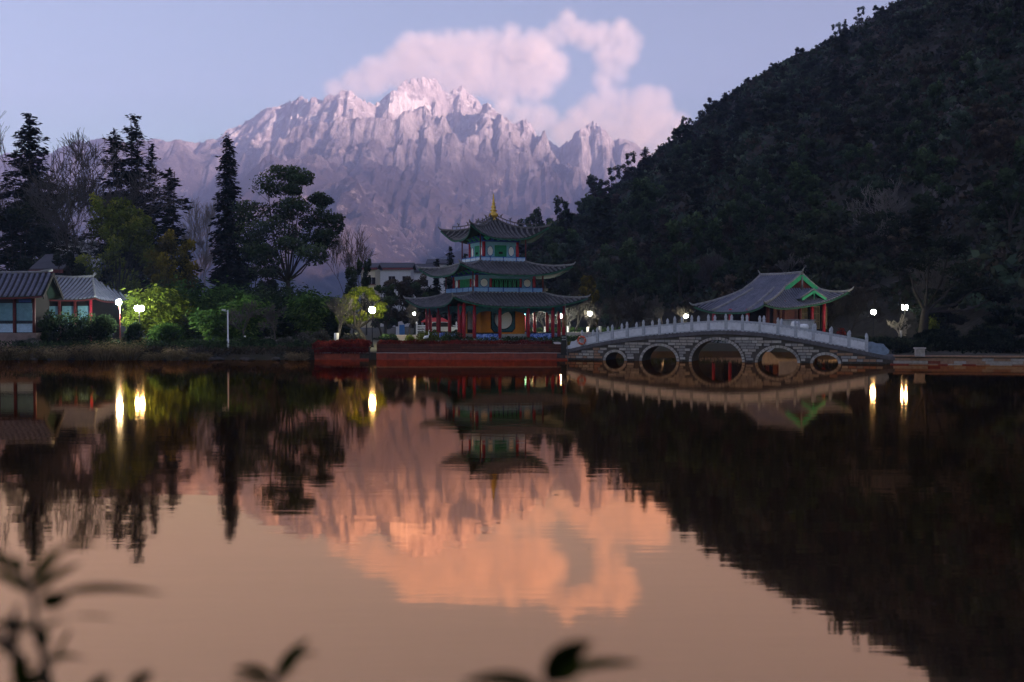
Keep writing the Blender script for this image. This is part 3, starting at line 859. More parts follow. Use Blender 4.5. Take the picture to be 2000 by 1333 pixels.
for c, a, h in arches:
    for q in (-a, a):
        wl.add([(c + q, 0, -1.3), (c + q, BW, -1.3), (c + q, BW, 0.0), (c + q, 0, 0.0)], [(0, 1, 2, 3)])
wl.build('spandrel_wall', M_MORTAR, BR)
# deck slab with projecting edge, in stones
def slab_piece(s0, s1):
    b_ = MB(); n = 3
    for j in range(n):
        a, c = s0 + (s1 - s0) * j / n, s0 + (s1 - s0) * (j + 1) / n
        za, zc = slab_z(a), slab_z(c)
        vs = []
        for s, z in ((a, za), (c, zc)):
            vs += [(s, -0.12, z), (s, BW + 0.12, z), (s, BW + 0.12, z + 0.27), (s, -0.12, z + 0.27)]
        fs = [(0, 4, 7, 3), (3, 7, 6, 2), (2, 6, 5, 1), (1, 5, 4, 0)]
        if j == 0: fs.append((0, 3, 2, 1))
        if j == n - 1: fs.append((4, 5, 6, 7))
        b_.add(vs, fs)
    return b_
ns = 15
for i in range(ns):
    s0, s1 = -0.25 + (BLEN + 0.5) * i / ns, -0.25 + (BLEN + 0.5) * (i + 1) / ns
    slab_piece(s0 + 0.006, s1 - 0.006).build('deck_slab', M_SLAB, BR)
# face stones
rng = random.Random(4)
def block_mesh(l, h, d, mt):
    b_ = MB(); k = 0.02
    vs = [(0, 0.02, 0), (l, 0.02, 0), (l, 0.02, h), (0, 0.02, h), (k, -d, k), (l - k, -d, k * 0.7), (l - k * 0.8, -d, h - k), (k, -d, h - k)]
    b_.add(vs, [(4, 5, 6, 7), (0, 1, 5, 4), (1, 2, 6, 5), (2, 3, 7, 6), (3, 0, 4, 7)])
    return b_.mesh('brick', mt)
BH = 0.215
BL = {}
for L in (0.30, 0.42, 0.54, 0.66):
    for mi in range(4): BL[(L, mi)] = block_mesh(L, BH - 0.028, 0.028 + 0.008 * mi, M_BSTONE[mi])
M_WET = mat('wet_mossy_stone', (0.045, 0.040, 0.030), 0.6, 0.5, 4.0, bmp=0.5)
BLW = {L: block_mesh(L, BH - 0.028, 0.03, M_WET) for L in (0.30, 0.42, 0.54, 0.66)}
def in_ring(s, z, grow):
    for c, a, h in arches:
        if ((s - c) / (a + grow)) ** 2 + (z / (h + grow)) ** 2 < 1: return True
    return False
for r in range(11):
    z = -0.06 + r * BH; s = -0.2 - rng.random() * 0.3
    while s < BLEN + 0.1:
        L = rng.choice((0.30, 0.42, 0.42, 0.54, 0.54, 0.66))
        ok = all(not in_ring(q, zz, 0.20) for q in (s, s + L / 2, s + L) for zz in (z + 0.01, z + BH - 0.02)) and z + BH < min(slab_z(s), slab_z(s + L)) + 0.0
        if ok and s > -0.25 and s + L < BLEN + 0.25:
            edge = s < 2.4 or s > BLEN - 5.0
            mi = 3 if (edge and rng.random() < 0.7) else rng.choice((0, 0, 1, 1, 2))
            link('brick', BL[(L, mi)] if r else BLW[L], BR, (s, rng.uniform(-0.006, 0.004), z))
            s += L + 0.022
        else: s += 0.12
# arch ring stones
for c, a, h in arches:
    n = max(9, int(math.pi * (a + h) / 2 / 0.22))
    for i in range(n):
        t0, t1 = math.pi * i / n + 0.012, math.pi * (i + 1) / n - 0.012
        g0, g1 = 0.0, 0.19
        poly = [(c + (a + g0) * math.cos(t0), (h + g0) * math.sin(t0)), (c + (a + g1) * math.cos(t0), (h + g1) * math.sin(t0)), (c + (a + g1) * math.cos(t1), (h + g1) * math.sin(t1)), (c + (a + g0) * math.cos(t1), (h + g0) * math.sin(t1))]
        b_ = MB(); b_.prism(poly, ((0, 0.05, 0), (1, 0, 0), (0, 0, 1), (0, -0.12 - 0.015 * rng.random(), 0)))
        b_.build('arch_stone', M_BSTONE[rng.choice((0, 2, 2, 1))], BR)
# railings
front_px = [1137, 1167, 1196, 1225, 1257, 1288, 1318, 1351, 1384, 1418, 1450, 1484, 1519, 1554, 1588, 1622, 1658, 1693]
ps = [on_bridge(p)[0] for p in front_px]
pm = MB(); pm.box((0, 0, 0.42), (0.19, 0.19, 0.84)); pm.lathe([(0.11, 0.84), (0.12, 0.87), (0.075, 0.90), (0.105, 0.95), (0.115, 1.03), (0.09, 1.12), (0.075, 1.15), (0.08, 1.18), (0.0, 1.27)], n=8)
POST = pm.mesh('rail_post', M_RAIL)
for yy in (0.0, BW):
    for s in ps:
        o = link('rail_post', POST, BR, (s, yy, slab_z(s) + 0.26), rng.uniform(-0.05, 0.05))
        o.rotation_euler = (rng.uniform(-0.02, 0.02), rng.uniform(-0.02, 0.02), rng.uniform(-0.06, 0.06)); o.scale = (1, 1, rng.uniform(0.96, 1.04))
    for s0, s1 in zip(ps[:-1], ps[1:]):
        a, c = s0 + 0.09, s1 - 0.09; za, zc = slab_z(s0) + 0.27, slab_z(s1) + 0.27
        h0, h1 = 0.075, 0.635
        def zl(s): return za + (zc - za) * (s - s0) / (s1 - s0)
        # panel with uneven chipped outline
        n = 9; po = []
        for j in range(n + 1):
            q = a + 0.03 + (c - a - 0.06) * j / n; po.append((q, zl(q) + h0 + rng.uniform(-0.015, 0.02)))
        for j in range(n, -1, -1):
            q = a + 0.03 + (c - a - 0.06) * j / n; po.append((q, zl(q) + h1 + rng.uniform(-0.025, 0.012)))
        b_ = MB(); b_.prism(po, ((0, yy + 0.035, 0), (1, 0, 0), (0, 0, 1), (0, -0.07, 0))); b_.build('rail_panel', M_PANEL, BR)
        for zo, r_, nm in ((0.70, 0.055, 'hand_rail'), (0.075, 0.03, 'lower_rail')):
            b_ = MB(); b_.prism([(a - 0.02, zl(a) + zo - r_), (c + 0.02, zl(c) + zo - r_), (c + 0.02, zl(c) + zo + r_), (a - 0.02, zl(a) + zo + r_)], ((0, yy + 0.055, 0), (1, 0, 0), (0, 0, 1), (0, -0.11, 0))); b_.build(nm, M_RAIL, BR)
        b_ = MB()
        for q in (0.2, 0.5, 0.8):
            x = a + (c - a) * q; b_.box((x, yy, zl(x) + 0.035), (0.12, 0.08, 0.07)); b_.box((x, yy, zl(x) + 0.625), (0.10, 0.07, 0.09))
        props(b_.build('rail_support', M_RAIL, BR), kind='stuff')
# scrolled end stones
for yy in (0.0, BW):
    s0 = ps[0] - 0.1; z0 = slab_z(0.2) + 0.27
    po = [(s0, z0 + 0.02), (s0, z0 + 0.78), (s0 - 0.35, z0 + 0.72), (s0 - 0.5, z0 + 0.60), (s0 - 0.78, z0 + 0.58), (s0 - 0.86, z0 + 0.3), (s0 - 1.12, z0 + 0.22), (s0 - 1.2, z0 - 0.08)]
    b_ = MB(); b_.prism(po[::-1], ((0, yy + 0.06, 0), (1, 0, 0), (0, 0, 1), (0, -0.12, 0))); b_.build('end_scroll', M_PANEL, BR)
    s1 = ps[-1] + 0.1; z1 = slab_z(BLEN - 0.6) + 0.27
    po = [(s1, z1 + 0.10), (s1, z1 + 0.86), (s1 + 0.3, z1 + 0.86), (s1 + 0.6, z1 + 0.74), (s1 + 0.95, z1 + 0.72), (s1 + 1.1, z1 + 0.70), (s1 + 1.18, z1 + 0.55), (s1 + 1.42, z1 + 0.34), (s1 + 1.38, z1 + 0.12), (s1 + 1.1, z1 - 0.02), (s1 + 0.9, z1 - 0.05)]
    b_ = MB(); b_.prism(po, ((0, yy + 0.07, 0), (1, 0, 0), (0, 0, 1), (0, -0.14, 0))); b_.build('end_scroll', mat('bluish_drum_stone' if yy == 0 else 'bluish_drum_stone_back', (0.26, 0.33, 0.44), 0.7, 0.45, 3.0, bmp=0.4), BR)
# the ring carved on the drum stone faces the water
# ---- life ring hung on the bridge rail
lr = empty('life_ring', (0, 0, 0))
s_, z_ = on_bridge(1137.5, 665)
w_ = BR.matrix_basis @ Vector((s_, -0.20, z_))
lr.location = w_; lr.rotation_euler = (0, 0, BRZ)
props(lr, 'orange life ring hung on the bridge railing beside the pavilion terrace', 'life ring')
M_LIFE = mat('faded_orange_buoy', (0.72, 0.13, 0.055), 0.5, 0.25, 4.0); M_LIFEW = mat('pale_buoy_band', (0.75, 0.55, 0.45), 0.5, 0.2, 4.0)
b_ = MB(); n = 28
b_.tube([(0.29 * math.cos(2 * math.pi * i / n), 0, 0.29 * math.sin(2 * math.pi * i / n)) for i in range(n + 1)], 0.078, 8, cap=False); b_.build('ring', M_LIFE, lr)
for q in range(4):
    b_ = MB(); b_.tube([(0.29 * math.cos(q * math.pi / 2 + 0.4 + i * 0.07), 0, 0.29 * math.sin(q * math.pi / 2 + 0.4 + i * 0.07)) for i in range(4)], 0.082, 8); b_.build('band', M_LIFEW, lr)
# ================================================================== the other buildings
def obx(name, parent, m, *b):
    q = MB(); q.bx(*b); return q.build(name, m, parent)
def post(name, parent, m, x, y, z0, z1, r, n=8):
    q = MB(); q.tube([(x, y, z0), (x, y, z1)], r, n); return q.build(name, m, parent)
def bar(name, parent, m, a, b, w, h):
    """square-section beam from a to b"""
    a, b = Vector(a), Vector(b); t_ = (b - a).normalized()
    s_ = t_.cross(Vector((0, 0, 1))); s_ = s_.normalized() if s_.length > 1e-5 else Vector((1, 0, 0)); u_ = s_.cross(t_)
    q = MB(); vs = []
    for p in (a, b):
        for i, j in ((-1, -1), (1, -1), (1, 1), (-1, 1)): vs.append(p + s_ * (i * w / 2) + u_ * (j * h / 2))
    q.add(vs, [(3, 2, 1, 0), (4, 5, 6, 7), (0, 1, 5, 4), (1, 2, 6, 5), (2, 3, 7, 6), (3, 0, 4, 7)])
    return q.build(name, m, parent)
# ---- hip-and-gable hall behind the bridge
HALL = empty('water_hall', (gx(1524, 106), 106, 0), R(28))
props(HALL, 'low blue-tiled hall with green gable boards behind the stone bridge', 'hall')
obx('platform', HALL, M_STONEW, -6.4, 3.6, -4.7, 5.2, -0.4, 1.2)
hr = empty('roof'); hr.parent = HALL
rz, gz_, L2, g2 = 7.75, 6.25, 3.0, 2.25
eL, eR, eF, eB = (-6.5, 3.85), (4.0, 5.15), -5.0, 5.4
kw = dict(tile=M_BLUET, pan=M_PAN, sp=0.34, rr=0.10)
roof_slope(hr, (-g2, L2, gz_), (-g2, -L2, gz_), (0, L2, rz), (0, -L2, rz), 0.1, nu=6, nv=4, thick=0.05, **kw)
roof_slope(hr, (g2, -L2, gz_), (g2, L2, gz_), (0, -L2, rz), (0, L2, rz), 0.1, nu=6, nv=4, thick=0.05, **kw)
SL = roof_slope(hr, (eL[0], eB, eL[1]), (eL[0], eF, eL[1]), (-g2, L2, gz_ - 0.02), (-g2, -L2, gz_ - 0.02), 0.12, 0.7, 0.8, fascia=M_TRIM, **kw)
SR = roof_slope(hr, (eR[0], eF, eR[1]), (eR[0], eB, eR[1]), (g2, -L2, gz_ - 0.02), (g2, L2, gz_ - 0.02), 0.15, 0.8, 0.7, fascia=M_TRIM, **kw)
SF = roof_slope(hr, (eL[0], eF, eL[1]), (eR[0], eF, eR[1]), (-g2, -L2, gz_ - 0.03), (g2, -L2, gz_ - 0.03), 0.18, 0.8, 0.8, fascia=M_TRIM, **kw)
roof_slope(hr, (eR[0], eB, eR[1]), (eL[0], eB, eL[1]), (g2, L2, gz_ - 0.03), (-g2, L2, gz_ - 0.03), 0.18, 0.7, 0.7, **kw)
hip_ridge(hr, [SL(1, j / 8) for j in range(9)], 0.13, tip=0.5); hip_ridge(hr, [SL(0, j / 8) for j in range(9)], 0.13, tip=0.5)
hip_ridge(hr, [SR(0, j / 8) for j in range(9)], 0.13, tip=0.45); hip_ridge(hr, [SR(1, j / 8) for j in range(9)], 0.13, tip=0.6)
hip_ridge(hr, [(0, -L2 - 0.1, rz), (0, 0, rz - 0.08), (0, L2 + 0.1, rz)], 0.17, name='main_ridge')
for s in (-1, 1):
    for e in (-1, 1):
        hip_ridge(hr, [(s * (g2 + 0.1), e * L2, gz_ - 0.02), (s * g2 * 0.5, e * L2, (rz + gz_) / 2 - 0.06), (0, e * L2, rz)], 0.12, name='gable_ridge')
    q = MB(); q.tube([(0, s * (L2 + 0.05), rz), (0, s * (L2 + 0.2), rz + 0.35), (0, s * (L2 + 0.42), rz + 0.62)], [0.10, 0.08, 0.03], 6); q.build('ridge_horn', M_RIDGE, hr)
# pale ridges down the long slope
for v0 in (0.03, 0.97):
    u_ = v0; hip_ridge(hr, [SL(0.22 + 0.56 * v0, j / 8) for j in range(9)], 0.16, name='slope_ridge')
# front gable
q = MB(); q.prism([(-g2, gz_ - 0.1), (g2, gz_ - 0.1), (0, rz - 0.15)], ((0, -L2 + 0.25, 0), (1, 0, 0), (0, 0, 1), (0, 0.1, 0))); q.build('gable_wall', M_DKRED, HALL)
for s in (-1, 1):
    bar('bargeboard', HALL, M_GREENP, (0, -L2 - 0.05, rz - 0.28), (s * (g2 + 0.05), -L2 - 0.05, gz_ - 0.22), 0.10, 0.42)
post('king_post', HALL, M_RIDGE, 0, -L2 - 0.12, gz_ - 0.1, rz - 0.3, 0.09)
# small gablet over the front skirt
gy0, gz0 = -4.7, 5.05
for s in (-1, 1):
    roof_slope(hr, (s * 1.7, gy0 + (1.7 if s < 0 else 0), gz0 + 0.1), (s * 1.7, gy0 + (0 if s < 0 else 1.7), gz0 + 0.1), (0, gy0 + (1.7 if s < 0 else 0), gz0 + 1.0), (0, gy0 + (0 if s < 0 else 1.7), gz0 + 1.0), 0.08, nu=4, nv=3, **kw)
    bar('bargeboard', HALL, M_GREENP, (0, gy0 - 0.1, gz0 + 0.86), (s * 1.62, gy0 - 0.1, gz0 + 0.05), 0.08, 0.24)
    hip_ridge(hr, [(s * 1.75, gy0, gz0 + 0.15), (0, gy0, gz0 + 1.05)], 0.08, name='gable_ridge')
post('king_post', HALL, M_GREENP, 0, gy0 - 0.08, gz0 + 0.1, gz0 + 0.9, 0.06)
# walls, columns, lattice
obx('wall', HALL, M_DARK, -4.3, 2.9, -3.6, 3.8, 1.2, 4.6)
for x in (-5.4, -3.3, -1.2, 0.4, 2.0):
    post('column', HALL, M_DKRED if x < 0 else M_RED, x, -4.1, 1.2, 5.0, 0.17)
for y in (-2.0, 0.6, 3.2): post('column', HALL, M_RED, -6.1, y, 1.2, 4.2, 0.17)
M_LAT = mat('buff_lattice_wood', (0.20, 0.15, 0.09), 0.7, 0.35, 5.0)
for x0, x1 in ((-0.9, 0.2), (0.6, 1.8), (2.15, 2.8)):
    q = MB()
    for x in np.linspace(x0, x1, 7): q.bx(x - 0.03, x + 0.03, -3.7, -3.63, 2.2, 4.4)
    for z in (2.2, 2.9, 3.7, 4.4): q.bx(x0, x1, -3.72, -3.64, z - 0.03, z + 0.03)
    q.build('lattice_window', M_LAT, HALL)
obx('wall_panel', HALL, M_DKRED, -4.25, -1.1, -3.66, -3.602, 1.3, 4.5)
# pale screen wall with a carved relief in front of the hall
scw = empty('screen_wall', (gx(1556, 92), 92, 0.6))
props(scw, 'short pale stone screen wall with white carved relief behind the bridge railing', 'screen wall')
obx('slab', scw, M_STONEW, -1.55, 1.55, -0.15, 0.15, 0, 2.42)
obx('coping', scw, M_RIDGE, -1.65, 1.65, -0.22, 0.22, 2.422, 2.55)
q = MB(); q.lathe([(0, -0.4), (0.3, -0.35), (0.42, 0.0), (0.3, 0.35), (0, 0.42)], (-0.2, -0.2, 2.0), 10); q.lathe([(0, -0.3), (0.4, -0.28), (0.5, 0.0), (0.35, 0.22), (0, 0.25)], (0.55, -0.25, 1.9), 10); q.build('relief', M_WHITE, scw)

# ---- waterside house at the far left
HL = empty('waterside_house', (gx(40, 86), 86.5, 0), R(10))
props(HL, 'blue-panelled timber house with ribbed grey roof on the left shore', 'house')
hr2 = empty('roof'); hr2.parent = HL
kw2 = dict(tile=M_BLUET, pan=M_PAN, sp=0.46, rr=0.13)
S1 = roof_slope(hr2, (-6.0, -3.2, 5.0), (2.3, -3.2, 5.0), (-6.0, 0, 7.05), (2.3, 0, 7.05), 0.15, 0, 0.15, fascia=M_DKRED, **kw2)
S2 = roof_slope(hr2, (2.3, 3.2, 5.0), (-6.0, 3.2, 5.0), (2.3, 0, 7.05), (-6.0, 0, 7.05), 0.15, 0.15, 0, **kw2)
hip_ridge(hr2, [(-6, 0, 7.0), (-2, 0, 6.98), (1.2, 0, 7.05), (2.35, 0, 7.25)], 0.14, name='main_ridge')
for s, S_ in ((-1, S1), (1, S2)):
    bar('bargeboard', HL, M_DARK, (2.42, 0, 6.98), (2.42, s * 3.2, 4.98), 0.07, 0.34)
obx('wall', HL, M_DARK, -5.4, 1.5, -2.3, 2.3, 1.0, 4.9)
q = MB(); q.prism([(-2.3, 4.9), (2.3, 4.9), (0, 6.5)], ((1.35, 0, 0), (0, 1, 0), (0, 0, 1), (0.1, 0, 0))); q.build('gable_wall', M_DARK, HL)
M_PINKST = mat('pink_grey_masonry', (0.30, 0.21, 0.19), 0.9, 0.45, 1.6, bmp=0.5)
M_DKBEAM = mat('dark_navy_beam', (0.02, 0.03, 0.05), 0.6, 0.3, 4.0)
M_CYANP = mat('faded_turquoise_panel', (0.17, 0.33, 0.40), 0.6, 0.35, 2.5)
M_BAND = mat('blue_white_painted_band', (0.46, 0.62, 0.78), 0.6, 0.25, 6.0, wear=(0.06, 0.14, 0.45))
obx('base_wall', HL, M_PINKST, -6.0, 1.75, -2.75, 2.5, -0.2, 2.05)
for x in (-4.3, -2.6, -1.25, 0.05, 1.55): post('column', HL, M_DKRED, x, -2.62, 0.6, 5.0, 0.13)
obx('beam', HL, M_DKBEAM, -5.6, 1.62, -2.62, -2.46, 4.55, 4.85)
obx('sill_beam', HL, M_DKBEAM, -5.6, 1.62, -2.70, -2.46, 2.86, 3.02)
cols_ = [(-4.3, -2.6), (-2.6, -1.25), (-1.25, 0.05), (0.05, 1.55)]
for i, (a, b_) in enumerate(cols_):
    obx('band_panel', HL, M_BAND, a + 0.15, b_ - 0.15, -2.60, -2.50, 2.10, 2.82)
    if i != 1: obx('wall_panel', HL, M_CYANP, a + 0.15, b_ - 0.15, -2.58, -2.50, 3.06, 4.5)
    else:
        w_ = obx('window', HL, M_DARK, a + 0.15, b_ - 0.15, -2.56, -2.50, 3.06, 4.5)
        for zz in ((3.06, 3.16), (4.4, 4.5)): obx('frame', w_, M_DKRED, a + 0.15, b_ - 0.15, -2.60, -2.565, *zz)
        for xx in (a + 0.15, b_ - 0.27): obx('frame', w_, M_DKRED, xx, xx + 0.12, -2.61, -2.568, 3.165, 4.395)
obx('blue_plaque', HL, M_BLUE, 0.4, 1.35, -2.68, -2.63, 4.55, 4.83)
# ---- second house behind the bush
H2 = empty('courtyard_house', (gx(138, 98), 99, 0), R(-14))
props(H2, 'grey-roofed house behind the dark bush beside the bright floodlight', 'house')
hr3 = empty('roof'); hr3.parent = H2
S1 = roof_slope(hr3, (-4.2, -3.0, 5.2), (4.4, -3.0, 4.9), (-2.6, 0, 7.25), (2.0, 0, 7.15), 0.25, 0.2, 0.3, fascia=M_DKRED, **kw2)
roof_slope(hr3, (4.4, -3.0, 4.9), (4.4, 3.0, 4.9), (2.0, -0.05, 7.15), (2.0, 0.05, 7.15), 0.25, 0.3, 0.3, fascia=M_DKRED, **kw2)
roof_slope(hr3, (4.4, 3.0, 4.9), (-4.2, 3.0, 5.2), (2.0, 0, 7.15), (-2.6, 0, 7.25), 0.25, 0.2, 0.2, **kw2)
hip_ridge(hr3, [(-2.7, 0, 7.25), (0, 0, 7.12), (2.05, 0, 7.2), (2.3, 0, 7.5)], 0.13, name='main_ridge')
hip_ridge(hr3, [S1(1, j / 8) for j in range(9)], 0.10)
obx('wall', H2, M_DARK, -3.4, 3.3, -2.0, 2.2, 0.6, 5.2)
for i, x in enumerate((-3.4, -1.7, 0.0, 1.7, 3.4)):
    post('column', H2, M_DKRED if i < 4 else M_RED, x, -2.25, 0.6, 5.0, 0.14)
for i, x in enumerate((-2.55, -0.85, 0.85, 2.55)):
    obx('wall_panel', H2, M_CYANP, x - 0.65, x + 0.65, -2.12, -2.03, 2.9, 4.4)
    obx('band_panel', H2, M_BAND, x - 0.65, x + 0.65, -2.13, -2.03, 1.9, 2.7)
    obx('base_panel', H2, M_ORANGE if i == 0 else M_PINKST, x - 0.65, x + 0.65, -2.12, -2.03, 0.7, 1.8)
# ---- houses of the town behind
def town_house(name, px0, px1, py_eave, py_ridge, Y, label, wallm, roofm, trim, dep=9.0, wins=((0.5, 0.3),), rz_=0.0):
    a, b_ = gx(px0, Y), gx(px1, Y); w = b_ - a
    ze, zr = at(px0, py_eave, Y).z, at(px0, py_ridge, Y).z
    h = empty(name, ((a + b_) / 2, Y + dep / 2, 0), rz_); props(h, label, 'house')
    obx('wall', h, wallm, -w / 2 + 0.5, w / 2 - 0.5, -dep / 2 + 0.4, dep / 2 - 0.4, 0.5, ze)
    q = MB()
    vs = [(-w / 2, -dep / 2, ze - 0.1), (w / 2, -dep / 2, ze - 0.1), (w / 2, 0, zr), (-w / 2, 0, zr), (w / 2, dep / 2, ze - 0.1), (-w / 2, dep / 2, ze - 0.1)]
    vs += [(x, y, z + 0.3) for x, y, z in vs]
    q.add(vs, [(6, 7, 8, 9), (9, 8, 10, 11), (1, 0, 3, 2), (2, 3, 5, 4), (0, 1, 7, 6), (4, 5, 11, 10), (0, 6, 9, 3), (3, 9, 11, 5), (1, 2, 8, 7), (2, 4, 10, 8)])
    q.build('roof', roofm, h)
    obx('eave_trim', h, trim, -w / 2 - 0.05, w / 2 + 0.05, -dep / 2 - 0.12, -dep / 2 - 0.01, ze - 0.35, ze + 0.05)
    q = MB(); q.prism([(-dep / 2 + 0.4, ze), (dep / 2 - 0.4, ze), (0, zr - 0.1)], ((-w / 2 + 0.5, 0, 0), (0, 1, 0), (0, 0, 1), (0.2, 0, 0))); q.build('gable_wall', wallm, h)
    for fx, fz in wins:
        x = -w / 2 + w * fx; z = ze - (ze - 0.5) * fz
        wd = obx('window', h, M_DARK, x - 0.75, x + 0.75, -dep / 2 + 0.30, -dep / 2 + 0.39, z - 0.7, z + 0.7)
        obx('frame', wd, M_RIDGE, x - 0.06, x + 0.06, -dep / 2 + 0.24, -dep / 2 + 0.297, z - 0.7, z + 0.7)
        obx('sill', wd, trim, x - 0.9, x + 0.9, -dep / 2 + 0.15, -dep / 2 + 0.395, z - 0.85, z - 0.71)
    return h
M_TOWNW = mat('town_white_render', (0.66, 0.63, 0.64), 0.85, 0.15, 0.3)
M_TOWNY = mat('town_cream_render', (0.70, 0.60, 0.42), 0.85, 0.15, 0.3)
M_TOWNR = mat('town_slate_roof', (0.075, 0.072, 0.09), 0.8, 0.3, 0.5)
M_TOWNT = mat('red_brown_eave', (0.22, 0.05, 0.05), 0.7, 0.3, 1.0)
town_house('town_house', 738, 806, 524, 514, 235, 'white town house with slate roof and red-brown eaves seen past the pavilion', M_TOWNW, M_TOWNR, M_TOWNT, wins=((0.4, 0.18), (0.4, 0.52), (0.8, 0.18)))
town_house('town_house', 800, 850, 530, 516, 250, 'low white town house half hidden behind the left eave of the pavilion', M_TOWNW, M_TOWNR, M_TOWNR, wins=((0.3, 0.2), (0.6, 0.2)))
town_house('town_house', 832, 880, 515, 507, 290, 'dark-roofed town house rising just above the middle roof of the pavilion', M_TOWNW, M_TOWNR, M_TOWNR, wins=((0.3, 0.2),))
town_house('town_house', 700, 737, 524, 515, 215, 'cream town house peeping through the small dark trees', M_TOWNY, M_TOWNR, M_TOWNT, wins=((0.4, 0.2), (0.7, 0.2)))
town_house('town_house', 70, 166, 476, 468, 200, 'long white building glimpsed behind the far left cedar', M_TOWNW, M_TOWNW, M_RIDGE, wins=((0.25, 0.15), (0.5, 0.15), (0.75, 0.15)))
town_house('town_house', 58, 124, 528, 497, 125, 'dark-roofed house above the ridge of the waterside house', M_DARK, M_TOWNR, M_DKRED, wins=((0.5, 0.3),))
# ---- little open pavilion high on the hill
px_, Yh = 1708, 232
hp_x = gx(px_, Yh)
hp_z = at(px_, 166, Yh).z
HP = empty('hillside_pavilion', (hp_x, Yh, hp_z), R(30))
props(HP, 'tiny open pavilion with upturned roof high on the dark hillside', 'pavilion')
obx('platform', HP, M_STONEW, -1.9, 1.9, -1.9, 1.9, -7.0, 0.05)
for x in (-1.5, 1.5):
    for y in (-1.5, 1.5): post('column', HP, M_DKRED, x, y, 0.05, 2.6, 0.12, 6)
hr4 = empty('roof'); hr4.parent = HP
for k in range(4):
    q_ = Matrix.Rotation(k * math.pi / 2, 3, 'Z')
    S = roof_slope(hr4, q_ @ Vector((-2.2, -2.2, 2.4)), q_ @ Vector((2.2, -2.2, 2.4)), q_ @ Vector((-0.1, -0.1, 3.7)), q_ @ Vector((0.1, -0.1, 3.7)), 0.3, 0.7, 0.7, nu=10, nv=5, sp=0.5)
    hip_ridge(hr4, [S(0, j / 6) for j in range(7)], 0.10, tip=0.4)
q = MB(); q.lathe([(0, 3.6), (0.2, 3.7), (0.1, 3.95), (0.22, 4.15), (0.05, 4.4), (0, 4.7)], n=8); q.build('finial', M_RIDGE, HP)
# ================================================================== vegetation
M_BARK = mat('dark_bark', (0.035, 0.029, 0.024), 0.95, 0.5, 3.0, bmp=0.6)
M_BARKG = mat('grey_bark', (0.095, 0.084, 0.077), 0.95, 0.4, 3.0, bmp=0.6)
M_BARKP = mat('pale_twig_bark', (0.24, 0.215, 0.20), 0.95, 0.35, 2.0)
M_LIMEW = mat('whitewashed_bark', (0.72, 0.70, 0.70), 0.9, 0.15, 4.0)
L_DARK = leafmat('dark_conifer_needles', (0.0069, 0.0103, 0.0092), (0.023, 0.0322, 0.0218), (0.046, 0.0575, 0.0345), 0.15)
L_BROAD = leafmat('dark_evergreen_leaves', (0.0128, 0.0219, 0.0128), (0.0474, 0.0765, 0.0365), (0.1003, 0.1458, 0.0639), 0.25)
L_YGREEN = leafmat('yellow_green_leaves', (0.0432, 0.054, 0.0135), (0.1485, 0.1836, 0.0324), (0.297, 0.297, 0.0486), 0.35)
L_OLIVE = leafmat('olive_gold_leaves', (0.0459, 0.039, 0.0092), (0.1951, 0.1561, 0.023), (0.3672, 0.2639, 0.0321), 0.35)
L_BAMBOO = leafmat('bamboo_green_leaves', (0.0196, 0.0391, 0.0122), (0.0734, 0.1466, 0.0367), (0.1833, 0.2811, 0.0611), 0.35)
L_LIME = leafmat('fresh_willow_leaves', (0.060, 0.085, 0.010), (0.20, 0.24, 0.030), (0.34, 0.34, 0.05), 0.5)
L_HILL = leafmat('hill_scrub_leaves', (0.0117, 0.0157, 0.0117), (0.0392, 0.0509, 0.0333), (0.0822, 0.094, 0.0548), 0.2)
L_HILLB = leafmat('hill_brown_scrub', (0.0243, 0.0203, 0.0162), (0.0648, 0.0527, 0.0405), (0.1316, 0.1013, 0.077), 0.2)
L_HILLG = leafmat('hill_pale_green_leaves', (0.0182, 0.0328, 0.0218), (0.0619, 0.0946, 0.0619), (0.1183, 0.1547, 0.1001), 0.2)
L_GREY = leafmat('grey_green_shrub_leaves', (0.042, 0.0432, 0.0336), (0.12, 0.12, 0.102), (0.228, 0.222, 0.198), 0.3)
L_RED = leafmat('red_groundcover_leaves', (0.055, 0.010, 0.008), (0.19, 0.026, 0.020), (0.34, 0.060, 0.035), 0.3)
L_REED = leafmat('dry_reed_blades', (0.0825, 0.06, 0.03), (0.255, 0.1875, 0.0975), (0.42, 0.315, 0.18), 0.3)
L_FRONT = leafmat('near_willow_leaves', (0.006, 0.009, 0.002), (0.024, 0.034, 0.006), (0.055, 0.065, 0.010), 0.45)

